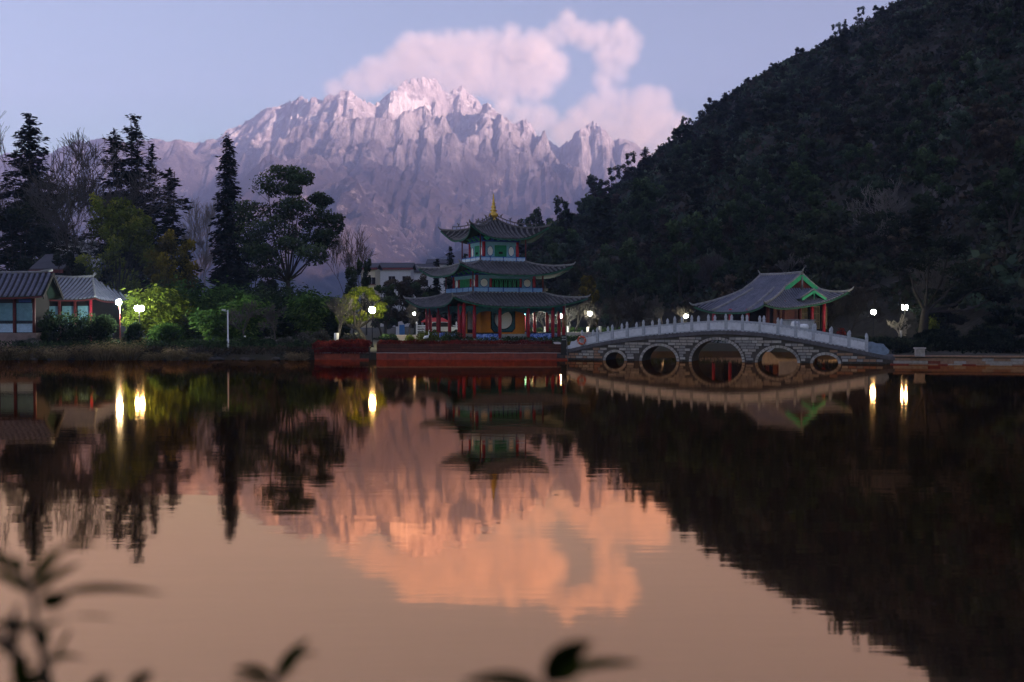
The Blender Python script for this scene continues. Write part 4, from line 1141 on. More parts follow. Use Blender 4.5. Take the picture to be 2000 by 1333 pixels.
def quads(P, D, Nn, ln, wd, tint):
    """leaf quads: centre P, long axis D, normal-ish Nn, length, width arrays"""
    D = D / (np.linalg.norm(D, axis=1)[:, None] + 1e-9)
    S = np.cross(D, Nn); S = S / (np.linalg.norm(S, axis=1)[:, None] + 1e-9)
    a = D * (ln / 2)[:, None]; b = S * (wd / 2)[:, None]
    V = np.stack([P - a, P + b * 1.0 - a * 0.1, P + a, P - b - a * 0.1], 1).reshape(-1, 3)
    F = np.arange(len(P) * 4).reshape(-1, 4)
    return V, F, np.repeat(tint, 4)
def rdir(rng, n):
    d = rng.normal(size=(n, 3)); return d / np.linalg.norm(d, axis=1)[:, None]
class Leaves:
    def __init__(s): s.V = []; s.T = []; s.n = 0
    def put(s, P, D, Nn, ln, wd, tint):
        V, F, T = quads(P, D, Nn, ln, wd, tint); s.V.append(V); s.T.append(T)
    def blob(s, rng, c, r, n, size, shell=0.55, asp=0.55, tint=None, flat=1.0, up=0.3):
        """a clump of leaves: r = (rx,ry,rz)"""
        d = rdir(rng, n); k = shell + (1 - shell) * rng.random(n) ** 0.7
        P = np.array(c) + d * k[:, None] * np.array(r)
        D = rdir(rng, n) + d * 0.4; D[:, 2] *= flat
        Nn = d * 0.6 + rdir(rng, n) * 0.8 + np.array([0, 0, up])
        sz = size * rng.uniform(0.6, 1.35, n)
        t0 = rng.uniform(0.2, 0.6) if tint is None else tint
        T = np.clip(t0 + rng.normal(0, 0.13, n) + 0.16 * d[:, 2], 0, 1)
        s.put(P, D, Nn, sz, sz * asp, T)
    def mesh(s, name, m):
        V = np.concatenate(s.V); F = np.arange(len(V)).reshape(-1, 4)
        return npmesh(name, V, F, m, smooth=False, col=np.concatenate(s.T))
def gz(x, y): return float(ground_z(np.array([x]), np.array([y]))[0])
def plant(name, label, cat, px, Y, group=None, x=None, z=None):
    x = gx(px, Y) if x is None else x
    o = empty(name, (x, Y, gz(x, Y) if z is None else z))
    props(o, label, cat, group); return o
def trunk_curve(rng, h, lean=0.02, n=6):
    p = [Vector((0, 0, -0.3))]; d = Vector((rng.uniform(-lean, lean), rng.uniform(-lean, lean), 1))
    for i in range(n):
        d = (d + Vector((rng.uniform(-lean, lean), rng.uniform(-lean, lean), 0))).normalized(); p.append(p[-1] + d * (h + 0.3) / n)
    return p

def conifer(seed, h, r, lv=34, per=7, droop=0.25, z0=0.08, spray=0.9, irregular=0.25, taper=1.0, m=None, dens=1.0):
    """returns (trunk mesh, crown mesh): tiers of boughs with needle sprays"""
    rng = np.random.default_rng(seed); lf = Leaves(); tb = MB()
    pr = random.Random(seed)
    tp = trunk_curve(pr, h * 0.985, 0.015)
    tb.tube(tp, [r * 0.055 * (1 - 0.93 * i / (len(tp) - 1)) + 0.03 for i in range(len(tp))], 7)
    for i in range(lv):
        f = z0 + (1 - z0) * (i + rng.uniform(-0.3, 0.3)) / lv
        if f > 0.985: continue
        z = h * f
        R_ = r * (1 - f) ** taper * (0.55 + 0.45 * min(1, f / (z0 + 0.12))) + r * 0.035
        nb = max(3, int(per * (0.6 + 0.6 * (1 - f))))
        a0 = rng.uniform(0, 6.28)
        for k in range(nb):
            a = a0 + 6.283 * k / nb + rng.uniform(-0.3, 0.3)
            L = R_ * rng.uniform(1 - irregular * 1.6, 1 + irregular)
            dx, dy = math.cos(a), math.sin(a)
            rise = rng.uniform(-0.08, 0.22); zb_ = z; z = z + rng.uniform(-0.9, 0.9) * h / lv
            n = max(8, int(dens * 15 * L / spray) + 7)
            q = rng.random(n) ** 0.75
            P = np.stack([dx * L * q, dy * L * q, z + L * (rise * q - droop * q * q)], 1)
            P += rng.normal(0, spray * 0.24, (n, 3)) * np.array([1, 1, 0.9])
            side = rng.choice((-1, 1), n) * rng.uniform(0.2, 0.9, n)
            D = np.stack([dx - dy * side, dy + dx * side, np.full(n, -droop * 0.9) + rng.normal(0, 0.15, n)], 1)
            Nn = np.stack([rng.normal(0, 0.35, n), rng.normal(0, 0.35, n), np.ones(n)], 1)
            sz = spray * rng.uniform(0.7, 1.45, n) * (0.6 + 0.4 * (1 - f))
            lf.put(P, D, Nn, sz, sz * 0.5, np.clip(rng.uniform(0.1, 0.6) + rng.normal(0, 0.1, n), 0, 1))
            if L > 1.2 and k % 2 == 0:
                tb.tube([(0, 0, z), (dx * L * 0.5, dy * L * 0.5, z + L * (rise * 0.5 - droop * 0.25)), (dx * L * 0.9, dy * L * 0.9, z + L * (rise * 0.9 - droop * 0.81))], [0.05, 0.03, 0.012], 3, cap=False)
            z = zb_
    n = 30
    lf.put(np.stack([rng.normal(0, 0.1, n), rng.normal(0, 0.1, n), h * rng.uniform(0.955, 1.0, n)], 1), np.tile([0, 0, 1.0], (n, 1)) + rng.normal(0, 0.35, (n, 3)), rdir(rng, n), np.full(n, spray * 0.5), np.full(n, spray * 0.16), np.full(n, 0.3))
    return tb.mesh('trunk', M_BARK), lf.mesh('crown', m or L_DARK)

def broadleaf(seed, h, clumps, leaf=0.42, n_per=330, m=None, tr=0.28, fork=0.35, bark=None, lean=0.03):
    """trunk with limbs running to each clump; clumps: (x,y,z,rx,rz) in metres"""
    rng = np.random.default_rng(seed); pr = random.Random(seed); lf = Leaves(); tb = MB()
    top = trunk_curve(pr, h * fork, lean, 4)
    tb.tube(top, [tr * (1.25 - 0.5 * i / 4) for i in range(5)], 8)
    F0 = top[-1]
    for (x, y, z, rx, rz_) in clumps:
        c = Vector((x, y, z)); mid = F0.lerp(c, 0.5) + Vector((pr.uniform(-0.4, 0.4), pr.uniform(-0.4, 0.4), -0.12 * (c - F0).length))
        tb.tube([F0 - Vector((0, 0, 0.3)), mid, c], [tr * 0.42, tr * 0.24, tr * 0.08], 5, cap=False)
        for q in range(4):
            e = c + Vector((pr.uniform(-1, 1) * rx * 0.8, pr.uniform(-1, 1) * rx * 0.8, pr.uniform(-0.6, 0.8) * rz_)); tb.tube([mid.lerp(c, 0.7), e], [tr * 0.09, tr * 0.03], 3, cap=False)
        sub = 5
        t0 = rng.uniform(0.15, 0.6)
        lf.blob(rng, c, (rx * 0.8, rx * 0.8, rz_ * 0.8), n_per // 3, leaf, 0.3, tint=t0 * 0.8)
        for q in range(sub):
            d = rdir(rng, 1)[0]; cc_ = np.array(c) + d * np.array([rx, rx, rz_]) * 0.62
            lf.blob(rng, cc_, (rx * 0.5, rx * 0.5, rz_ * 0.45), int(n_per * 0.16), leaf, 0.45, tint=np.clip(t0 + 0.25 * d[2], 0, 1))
    return tb.mesh('trunk', bark or M_BARK), lf.mesh('crown', m or L_BROAD)

def bare(seed, h, spread=0.5, levels=5, r0=0.16, m=None, up=0.25, twigs=3, first=0.25, minr=0.011):
    """leafless tree: recursive limbs down to twigs"""
    pr = random.Random(seed); tb = MB(); tw = MB()
    def grow(p, d, L, r, lv):
        n = 4 if lv > 1 else 3; pts = [p]
        for i in range(n):
            d = (d + Vector((pr.uniform(-1, 1), pr.uniform(-1, 1), pr.uniform(-0.6, 1) * up + up * 0.25)) * 0.22).normalized()
            pts.append(pts[-1] + d * L / n)
        r1 = max(r * 0.6, minr)
        (tb if lv > 2 else tw).tube(pts, [r + (r1 - r) * i / n for i in range(n + 1)], 5 if lv > 2 else 3, cap=False)
        if lv <= 0: return
        k = twigs + (1 if pr.random() < 0.5 else 0)
        for j in range(k):
            q = pr.uniform(0.35, 1.0) if j else 1.0
            i0 = min(int(q * n), n - 1); b_ = pts[i0].lerp(pts[i0 + 1], q * n - i0)
            a = pr.uniform(0, 6.28); e = Vector((math.cos(a), math.sin(a), 0)).cross(d)
            e = e.normalized() if e.length > 1e-3 else Vector((1, 0, 0))
            dd = (d + e * spread * pr.uniform(0.6, 1.5) + Vector((0, 0, up * 0.5))).normalized()
            grow(b_, dd, L * pr.uniform(0.55, 0.8), max(r1 * pr.uniform(0.5, 0.8), minr), lv - 1)
    grow(Vector((0, 0, -0.2)), Vector((pr.uniform(-0.05, 0.05), pr.uniform(-0.05, 0.05), 1)), h * (first + 0.12), r0, levels)
    zt = max(v[2] for v in tb.v + tw.v); k = h / zt
    for q in (tb, tw): q.v = [(x * k, y * k, z * k) for x, y, z in q.v]
    return tb.mesh('trunk', m or M_BARKG), tw.mesh('twigs', m or M_BARKG)

def bush(seed, r, h, n=900, leaf=0.30, m=None, lumps=9, stem=True, asp=0.5, up=0.3):
    rng = np.random.default_rng(seed); lf = Leaves(); pr = random.Random(seed); tb = MB()
    for i in range(lumps):
        a = rng.uniform(0, 6.28); q = rng.random() ** 0.6 * 0.62
        z = h * rng.uniform(0.22, 0.74) * (1 - 0.35 * q)
        c = (r * q * math.cos(a), r * q * math.sin(a), z)
        rr = r * rng.uniform(0.32, 0.5)
        lf.blob(rng, c, (rr, rr, min(h * 0.3, rr * 0.95)), n // lumps, leaf, 0.45, asp=asp, up=up)
        if stem: tb.tube([(0, 0, -0.1), (c[0] * 0.5, c[1] * 0.5, c[2] * 0.6), c], [0.07, 0.045, 0.015], 4, cap=False)
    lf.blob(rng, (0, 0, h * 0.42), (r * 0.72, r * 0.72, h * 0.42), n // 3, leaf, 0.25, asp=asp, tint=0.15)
    return tb.mesh('trunk', M_BARK), lf.mesh('crown', m or L_BROAD)
def fountain(seed, r, h, n=46, leaf=0.34, m=None):
    """bamboo-like clump: arching canes with hanging sprays"""
    rng = np.random.default_rng(seed); lf = Leaves(); tb = MB()
    for i in range(n):
        a = rng.uniform(0, 6.28); q = rng.random() ** 0.5; hh = h * rng.uniform(0.55, 1.0) * (1 - 0.2 * q); L = r * q * 1.05
        dx, dy = math.cos(a), math.sin(a)
        f = np.linspace(0, 1, 7)
        pts = np.stack([dx * (0.2 * r * q + L * f ** 2.2), dy * (0.2 * r * q + L * f ** 2.2), hh * (f - 0.18 * f ** 4)], 1)
        tb.tube([tuple(p) for p in pts], [0.03 * (1.1 - t_) for t_ in f], 3, cap=False)
        k = 130; t_ = rng.uniform(0.12, 1.0, k)
        P = np.stack([np.interp(t_, f, pts[:, j]) for j in range(3)], 1) + rng.normal(0, 0.34, (k, 3)) * (r / 2.6)
        D = np.stack([dx + rng.normal(0, 0.6, k), dy + rng.normal(0, 0.6, k), rng.uniform(-0.9, 0.1, k)], 1)
        sz = leaf * rng.uniform(0.6, 1.4, k)
        lf.put(P, D, rdir(rng, k) + np.array([0, 0, 0.6]), sz, sz * 0.34, np.clip(rng.uniform(0.15, 0.7) + rng.normal(0, 0.12, k), 0, 1))
    return tb.mesh('canes', M_BARK), lf.mesh('foliage', m or L_BAMBOO)

def grow(name, label, cat, px, py_top, Y, make, group=None, names=('trunk', 'crown'), rz=0.0, **kw):
    """plant a thing so that its top stands at picture row py_top"""
    o = plant(name, label, cat, px, Y, group)
    h = at(px, py_top, Y).z - o.location.z
    a, b_ = make(h=h, **kw)
    link(names[0], a, o); link(names[1], b_, o); o.rotation_euler = (0, 0, rz)
    return o
PXM = lambda Y: Y / FPX
def W(px, Y): return px * Y / FPX

# ---- tall trees behind the left shore
grow('cedar_tree', 'tall dark cedar with broad layered boughs at the far left', 'tree', 62, 222, 155, conifer, seed=1, r=W(112, 155), lv=38, per=9, droop=0.18, z0=0.16, spray=1.15, irregular=0.3, taper=0.8)
grow('cypress_tree', 'dark ragged conifer, shorter and leftmost of the twin spires', 'tree', 226, 252, 155, conifer, seed=2, r=W(52, 155), lv=30, per=8, droop=0.1, z0=0.10, spray=1.15, irregular=0.42, taper=0.5)
grow('cypress_tree', 'dark ragged conifer, taller of the twin spires', 'tree', 266, 228, 157, conifer, seed=3, r=W(60, 157), lv=34, per=9, droop=0.12, z0=0.10, spray=1.15, irregular=0.42, taper=0.55)
grow('cypress_tree', 'thin dark conifer spire leaning against the twin spires', 'tree', 300, 281, 158, conifer, seed=4, r=W(30, 158), lv=26, per=6, droop=0.05, z0=0.2, spray=1.0, irregular=0.45, taper=0.55)
grow('cypress_tree', 'shorter flat-boughed conifer between the twin spires and the pointed spruce', 'tree', 334, 329, 152, conifer, seed=5, r=W(50, 152), lv=24, per=8, droop=0.12, z0=0.15, spray=1.25, irregular=0.5, taper=0.45)
grow('spruce_tree', 'narrow pointed dark spruce standing alone against the mountain', 'tree', 447, 264, 158, conifer, seed=6, r=W(40, 158), lv=46, per=9, droop=0.32, z0=0.05, spray=0.95, irregular=0.2, taper=0.5)
k_ = PXM(150)
CL = [(-38, 358, 42, 26), (0, 338, 30, 16), (38, 348, 26, 18), (58, 384, 24, 14), (22, 372, 20, 12), (-72, 412, 38, 26), (-30, 405, 42, 24), (16, 408, 36, 22), (50, 418, 34, 24), (84, 432, 26, 20), (-58, 450, 40, 26), (-14, 448, 44, 26), (34, 452, 42, 24), (76, 462, 32, 20), (-72, 490, 36, 24), (-30, 492, 44, 26), (20, 480, 34, 22), (60, 500, 34, 22), (-50, 525, 40, 22)]
zc = lambda py, Y: at(570, py, Y).z - 1.2
rngk = random.Random(9)
o = plant('broadleaf_tree', 'big dark spreading tree with rounded leaf clumps beside the narrow spruce', 'tree', 566, 150)
a_, b_ = broadleaf(7, zc(340, 150), [((x - 4) * k_, rngk.uniform(-4, 4), zc(y, 150), r * k_ * 1.12, rz_ * k_ * 1.15) for x, y, r, rz_ in CL], 0.44, 900, tr=0.42, fork=0.34)
link('trunk', a_, o); link('crown', b_, o)
grow('bare_tree', 'leafless tree with fine spreading twigs left of the far cedar', 'tree', 4, 236, 162, bare, seed=11, spread=0.45, levels=6, r0=0.28, names=('trunk', 'twigs'), first=0.3, minr=0.03)
grow('bare_tree', 'leafless tree arching between the far left cedar and the twin spires', 'tree', 138, 264, 150, bare, seed=12, spread=0.5, levels=6, r0=0.26, names=('trunk', 'twigs'), first=0.26, minr=0.03)
grow('bare_tree', 'smaller leafless tree in front of the twin spires', 'tree', 180, 325, 148, bare, seed=13, spread=0.6, levels=6, r0=0.2, names=('trunk', 'twigs'), minr=0.03)
grow('bare_tree', 'pale leafless tree just left of the narrow spruce', 'tree', 398, 374, 172, bare, seed=14, spread=0.35, levels=6, r0=0.2, m=M_BARKP, names=('trunk', 'twigs'), up=0.5, minr=0.03)
grow('bare_tree', 'small leafless tree right of the big spreading tree', 'tree', 682, 436, 150, bare, seed=15, spread=0.42, levels=5, r0=0.15, names=('trunk', 'twigs'), up=0.4, minr=0.025)
def round_clumps(seed, h, r, n, zlo=0.3):
    q = random.Random(seed); out = []
    for i in range(n):
        a = q.uniform(0, 6.28); f = q.random() ** 0.55; z = h * q.uniform(zlo, 0.93)
        k = math.sqrt(max(0.05, 1 - ((z / h - 0.55) / 0.52) ** 2))
        out.append((r * f * k * 0.78 * math.cos(a), r * f * k * 0.78 * math.sin(a), z, r * q.uniform(0.26, 0.4), h * q.uniform(0.08, 0.13)))
    return out
def leafy(seed, h, r, n=16, leaf=0.4, n_per=300, m=None, zlo=0.25, tr=0.2, bark=None):
    return broadleaf(seed, h, round_clumps(seed, h, r, n, zlo), leaf, n_per, m, tr, 0.25, bark)
grow('leafy_tree', 'bushy yellow-green tree below the twin spires', 'tree', 232, 388, 130, leafy, seed=21, r=W(82, 130), n=26, leaf=0.40, n_per=420, m=L_YGREEN, zlo=0.3)
grow('leafy_tree', 'golden-olive tree right of the yellow-green tree', 'tree', 335, 436, 126, leafy, seed=22, r=W(56, 126), n=20, leaf=0.38, n_per=380, m=L_OLIVE, zlo=0.25)
grow('leafy_tree', 'dark round-headed tree in front of the cream town house', 'tree', 690, 504, 132, leafy, seed=23, r=W(24, 132), n=8, leaf=0.34, n_per=240, m=L_BROAD, zlo=0.45, tr=0.1)
grow('leafy_tree', 'small dark ball-topped tree left of the white town house', 'tree', 716, 503, 134, leafy, seed=24, r=W(15, 134), n=6, leaf=0.32, n_per=200, m=L_BROAD, zlo=0.6, tr=0.08)
grow('leafy_tree', 'dark filler tree in the gap behind the spreading tree', 'tree', 500, 462, 160, leafy, seed=25, r=W(48, 160), n=16, leaf=0.45, n_per=330, m=L_DARK, zlo=0.2)
grow('leafy_tree', 'dark tree below the far left cedar', 'tree', 40, 400, 140, leafy, seed=26, r=W(75, 140), n=18, leaf=0.45, n_per=340, m=L_DARK, zlo=0.2)
grow('leafy_tree', 'brown-green tree standing before the low white town house', 'tree', 815, 540, 150, leafy, seed=28, r=W(36, 150), n=14, leaf=0.36, n_per=300, m=L_HILLB, zlo=0.15)
grow('leafy_tree', 'dim tree behind the courtyard house', 'tree', 130, 492, 118, leafy, seed=27, r=W(40, 118), n=12, leaf=0.36, n_per=280, m=L_DARK, zlo=0.2)
# ---- bamboo and shrub belt on the left shore
for i, (px, py, Y, w, mm, lab) in enumerate([
    (306, 535, 95, 52, L_LIME, 'lit bamboo thicket beside the twin-globe lamp'),
    (370, 512, 104, 66, L_BAMBOO, 'broad green bamboo thicket behind the white camera mast'),
    (440, 532, 106, 58, L_BAMBOO, 'green bamboo thicket right of the camera mast'),
    (500, 520, 110, 52, L_BROAD, 'dark thicket below the spreading tree'),
    (556, 530, 104, 62, L_BROAD, 'dense dark green thicket behind the whitewashed sapling'),
    (610, 545, 100, 46, L_BAMBOO, 'green thicket between the dark thicket and the globe lamp'), (655, 560, 104, 36, L_BROAD, 'dark thicket left of the leaning green tree'), (480, 560, 96, 44, L_BAMBOO, 'mid-green thicket in front of the dark ones'),
    (420, 585, 92, 40, L_BAMBOO, 'low bamboo clump at the foot of the camera mast')]):
    grow('bamboo_thicket', lab, 'bamboo', px, py, Y, fountain, seed=40 + i, r=W(w, Y), n=110, leaf=0.42, m=mm, names=('canes', 'foliage'))
BU = [(150, 590, 87, 58, L_BROAD, 'dark rounded bush hiding the courtyard house'), (196, 603, 86, 34, L_BROAD, 'dark bush left of the floodlight'), (98, 588, 84, 24, L_BROAD, 'upright dark bush against the gable of the waterside house'),
      (262, 622, 86, 22, L_BROAD, 'dark bush under the twin-globe lamp'), (330, 620, 87, 44, L_BAMBOO, 'green bush on the shore left of the camera mast'), (60, 660, 83, 30, L_GREY, 'scrubby bush below the waterside house'),
      (610, 560, 104, 46, L_HILLB, 'brown twiggy bush left of the globe lamp'), (640, 575, 112, 40, L_HILLB, 'brown bush behind the red flower bed'), (655, 590, 100, 34, L_BROAD, 'dark bush behind the whitewashed trunk'),
      (600, 640, 84, 22, L_GREY, 'grey-leaved shrub at the left end of the red wall'), (630, 634, 85, 20, L_GREY, 'pale grey shrub beside the whitewashed trunk'), (560, 655, 83, 20, L_GREY, 'low grey shrub on the bank'),
      (690, 645, 86, 26, L_GREY, 'pale blossoming shrub under the globe lamp'), (762, 648, 88, 22, L_BROAD, 'round dark bush right of the globe lamp'), (520, 660, 83, 24, L_BROAD, 'low dark bush on the left bank'), (480, 655, 84, 22, L_BROAD, 'low bush by the thin whitewashed sapling')]
for i, (px, py, Y, w, mm, lab) in enumerate(BU):
    grow('bush', lab, 'bush', px, py, Y, bush, seed=60 + i, r=W(w, Y), n=2600, leaf=0.18 if mm is L_GREY else 0.26, m=mm, names=('stems', 'foliage'))
# ---- bare saplings with whitewashed feet
def sapling(px, py, Y, seed, lab, r0=0.09, hw=1.0, spread=0.5, levels=5, m=None):
    o = grow('bare_tree', lab, 'tree', px, py, Y, bare, seed=seed, spread=spread, levels=levels, r0=r0, m=m or M_BARKG, names=('trunk', 'twigs'), minr=0.014)
    q = MB(); q.tube([(0, 0, -0.15), (0, 0, hw * 0.5), (0, 0, hw)], [r0 * 1.5, r0 * 1.28, r0 * 1.2], 8); q.build('whitewash_band', M_LIMEW, o); return o
sapling(478, 585, 85, 81, 'thin leafless sapling with whitewashed foot near the camera mast', 0.07, 1.0)
sapling(657, 575, 87, 82, 'leafless tree with whitewashed trunk behind the red bed', 0.16, 1.15, 0.55)
sapling(540, 590, 88, 83, 'bare shrubby tree left of the dark thicket', 0.08, 0.4, 0.7)
# ---- the leaning tree under the globe lamp, green in the lamplight
o = plant('leaning_tree', 'leaning green tree lit by the globe lamp', 'tree', 716, 90)
a_, b_ = broadleaf(31, 4.2, [(-1.5, -0.2, 3.9, 0.9, 0.55), (-0.7, 0.2, 4.5, 0.85, 0.5), (0.1, 0.3, 4.7, 0.7, 0.45), (-2.0, 0.1, 3.0, 0.8, 0.55), (-1.1, 0.6, 3.4, 0.8, 0.5), (0.5, 0.5, 4.1, 0.6, 0.45), (1.2, 0.2, 3.4, 0.6, 0.4), (1.4, -0.1, 2.9, 0.5, 0.4), (0.9, 0.7, 2.6, 0.7, 0.5), (-1.4, 0.2, 2.2, 0.8, 0.5), (-2.3, 0.2, 2.1, 0.6, 0.5), (-0.4, 0.8, 2.4, 0.8, 0.5)], 0.20, 420, L_LIME, 0.20, 0.42, lean=0.22)
link('trunk', a_, o); link('crown', b_, o)
# ---- trees behind the pavilion and along the foot of the hill
MIX = [(775, 538, 140, 44, 'leafy', L_HILLB, 'brown-leaved tree under the white town house'), (752, 556, 135, 32, 'leafy', L_BROAD, 'dark tree right of the globe lamp and behind it'), (812, 548, 142, 36, 'leafy', L_BROAD, 'dark tree touching the left eave of the lower roof'), (840, 560, 145, 34, 'leafy', L_DARK, 'dark tree behind the left side of the pavilion'),
       (880, 482, 172, 16, 'conifer', L_HILL, 'small spruce peeping over the middle roof of the pavilion'), (908, 497, 175, 10, 'conifer', L_HILL, 'tiny spruce behind the slender eave post'), (853, 508, 172, 10, 'conifer', L_HILL, 'tiny spruce left of the small spruce'),
       (1096, 520, 150, 44, 'leafy', L_HILL, 'dark evergreen right of the middle roof'), (1150, 538, 128, 24, 'leafy', L_OLIVE, 'yellowish tree right of the lower roof'), (1128, 500, 160, 34, 'leafy', L_HILLB, 'brownish dense tree at the hill foot'), (1185, 505, 150, 30, 'leafy', L_HILLG, 'grey-green pointed tree at the hill foot'),
       (1240, 500, 165, 42, 'leafy', L_HILL, 'dark evergreen left of the big glossy tree'), (1320, 462, 150, 62, 'leafy', L_HILLG, 'big glossy evergreen above the middle of the bridge'), (1265, 470, 170, 40, 'conifer', L_HILLB, 'brown-green cedar behind the glossy evergreen'), (1385, 500, 150, 36, 'leafy', L_HILLB, 'brown tree left of the hall roof'),
       (1500, 470, 150, 36, 'conifer', L_OLIVE, 'olive cypress behind the hall'), (1440, 490, 148, 40, 'leafy', L_HILL, 'dark tree behind the hall ridge'), (1590, 500, 150, 50, 'leafy', L_HILL, 'dark tree right of the hall gable'), (1762, 398, 128, 74, 'leafy', L_DARK, 'large black-green domed tree on the right'),
       (1680, 560, 120, 40, 'leafy', L_HILLB, 'brown tree behind the round lamp'), (1900, 470, 130, 80, 'leafy', L_HILL, 'big dark tree near the right edge'), (1980, 420, 140, 70, 'leafy', L_HILL, 'dark tree cut by the right edge'), (1845, 560, 100, 60, 'leafy', L_DARK, 'dark overhanging tree right of the twin lamps'), (1960, 580, 92, 70, 'leafy', L_DARK, 'dark leafy mass at the right edge above the wall'), (1640, 520, 135, 44, 'leafy', L_HILLB, 'brown tree right of the hall eave'), (1830, 640, 82, 50, 'leafy', L_DARK, 'low dark spreading tree above the right wall'), (1935, 640, 78, 46, 'leafy', L_DARK, 'low dark bush tree beside the right frame edge')]
for i, (px, py, Y, w, kd, mm, lab) in enumerate(MIX):
    if kd == 'leafy': grow('evergreen_tree', lab, 'tree', px, py, Y, leafy, seed=100 + i, r=W(w, Y), n=16, leaf=0.36, n_per=300, m=mm, zlo=0.15)
    else: grow('conifer_tree', lab, 'tree', px, py, Y, conifer, seed=100 + i, r=W(w, Y), lv=24, per=7, spray=0.9, irregular=0.3, taper=0.75, m=mm)
BARE = [(1205, 565, 118, 'bare brown tree behind the left arches', 0.6, M_BARK), (1250, 572, 116, 'bare grey tree behind the left railing', 0.6, M_BARKG), (1225, 585, 112, 'low bare tree spreading above the bridge', 0.7, M_BARK), (1360, 480, 150, 'bare tree leaning above the left corner of the hall', 0.6, M_BARKG), (1552, 478, 140, 'pale forked bare tree behind the hall ridge', 0.35, M_BARKP), (1725, 342, 142, 'great leafless willow on the hillside right of the hall', 0.5, M_BARKP), (1690, 430, 150, 'leafless tree leaning left below the great willow', 0.6, M_BARKG), (1775, 488, 112, 'leafless crown rising over the twin lamps', 0.5, M_BARKG), (1655, 560, 110, 'small bare tree left of the round lamp', 0.6, M_BARK), (1620, 575, 108, 'bare brown shrub right of the hall', 0.7, M_BARK), (1065, 560, 125, 'bare weeping tree behind the right columns', 0.6, M_BARKG), (1120, 565, 120, 'bare weeping tree right of the pavilion eave', 0.6, M_BARK), (1340, 575, 118, 'bare tree around the small lamp behind the bridge', 0.55, M_BARK), (800, 585, 128, 'bare tree left of the pavilion columns', 0.5, M_BARKG), (745, 560, 122, 'grey bare tree behind the globe lamp', 0.45, M_BARK)]
for i, (px, py, Y, lab, sp, mm) in enumerate(BARE):
    grow('bare_tree', lab, 'tree', px, py, Y, bare, seed=140 + i, spread=sp, levels=6, r0=0.22 if mm is M_BARKP else 0.16, m=mm, names=('trunk', 'twigs'), minr=0.034 if mm is not M_BARK else 0.02, up=0.3)
# the thick trunk by the right lamps
o = plant('old_tree', 'thick-trunked old tree with boughs over the right bank', 'tree', 1802, 96)
a_, b_ = broadleaf(171, 9.0, [(-1.5, 0, 7.5, 2.2, 1.3), (1.0, 1, 8.0, 2.4, 1.4), (3.6, 0, 6.6, 2.2, 1.2), (5.6, 0.5, 5.4, 2.0, 1.0), (2.2, -1, 9.2, 2.0, 1.1), (7.5, 0, 4.6, 1.7, 0.9)], 0.34, 520, L_DARK, 0.45, 0.36, M_BARK)
link('trunk', a_, o); link('crown', b_, o)

# ---- woods on the hill: individual trees, then the scrub between them
protos = []
for i, (kd, mm, h, r) in enumerate([('l', L_HILL, 9, 3.4), ('l', L_HILLG, 8, 3.2), ('l', L_HILLB, 7, 3.2), ('c', L_HILL, 10, 2.4), ('l', L_BROAD, 11, 3.6), ('c', L_HILLB, 8, 2.2), ('l', L_HILL, 6, 3.0)]):
    if kd == 'l': a_, b_ = leafy(200 + i, h, r, n=9, leaf=0.62, n_per=150, m=mm, zlo=0.2, tr=0.16)
    else: a_, b_ = conifer(200 + i, h, r, lv=13, per=6, spray=1.15, m=mm, irregular=0.35, taper=0.7)
    protos.append((a_, b_))
rngh = random.Random(77)
def on_screen(x, y, z):
    d = Vector((x, y, z - CAM_Z)); f_ = d.dot(_f)
    return (1000 + FPX * d.x / f_, 666.5 - FPX * d.dot(_u) / f_)
def hz1(x, y): return float(hill_z(np.array([x]), np.array([y]))[0]) + 1.0
cand_r = np.random.default_rng(77); NC = 30000
cy_ = cand_r.uniform(112, 430, NC); cx_ = cand_r.uniform(-12, 240, NC); cz_ = hill_z(cx_, cy_) + 1.0
fc_ = (hill_z(cx_ + 1.5, cy_) - hill_z(cx_ - 1.5, cy_)) * (-cx_) + (hill_z(cx_, cy_ + 1.5) - hill_z(cx_, cy_ - 1.5)) * (-cy_)
placed = []
for x, y, z, fc in zip(cx_.tolist(), cy_.tolist(), cz_.tolist(), fc_.tolist()):
    if len(placed) >= 296: break
    if z < 3 or fc > 25: continue
    px, py = on_screen(x, y, z)
    if px > 2040 or py < -40 or px < 960: continue
    low = max(0.0, min(1.0, (z - 20) / 90))
    dmin = 5.2 + 2.2 * low
    if rngh.random() < low * 0.3: continue
    if any((x - a) ** 2 + (y - b_) ** 2 < dmin * dmin for a, b_, _ in placed): continue
    placed.append((x, y, z))
for x, y, z in placed:
    low = max(0.0, min(1.0, (z - 20) / 90))
    k = rngh.choice((0, 1, 2, 3, 4, 0, 4, 5)) if rngh.random() > low * 0.8 else rngh.choice((6, 2, 0))
    s = rngh.uniform(0.75, 1.25) * (1.02 - 0.62 * low)
    o = empty('hillside_tree', (x, y, z - 0.4), rngh.uniform(0, 6.28)); o.scale = (s * rngh.uniform(0.9, 1.15), s * rngh.uniform(0.9, 1.15), s)
    kind_ = ('round dark evergreen', 'grey-green leafy tree', 'brown-leaved tree', 'dark pointed conifer', 'tall dark broadleaf', 'brownish pointed conifer', 'small dark scrub tree')[k]
    qx, qy = on_screen(x, y, z)
    zone_ = 'behind the pavilion' if qx < 1130 else ('above the left half of the bridge' if qx < 1420 else ('above the tiled hall' if qx < 1680 else 'near the right edge'))
    band_ = 'low on the hillside' if z < 30 else ('halfway up the hillside' if z < 70 else 'high on the hillside')
    props(o, kind_ + ' ' + band_ + ' ' + zone_, 'tree', 'trees in the woods on the steep hillside')
    link('trunk', protos[k][0], o); link('crown', protos[k][1], o)
rngs = np.random.default_rng(5)
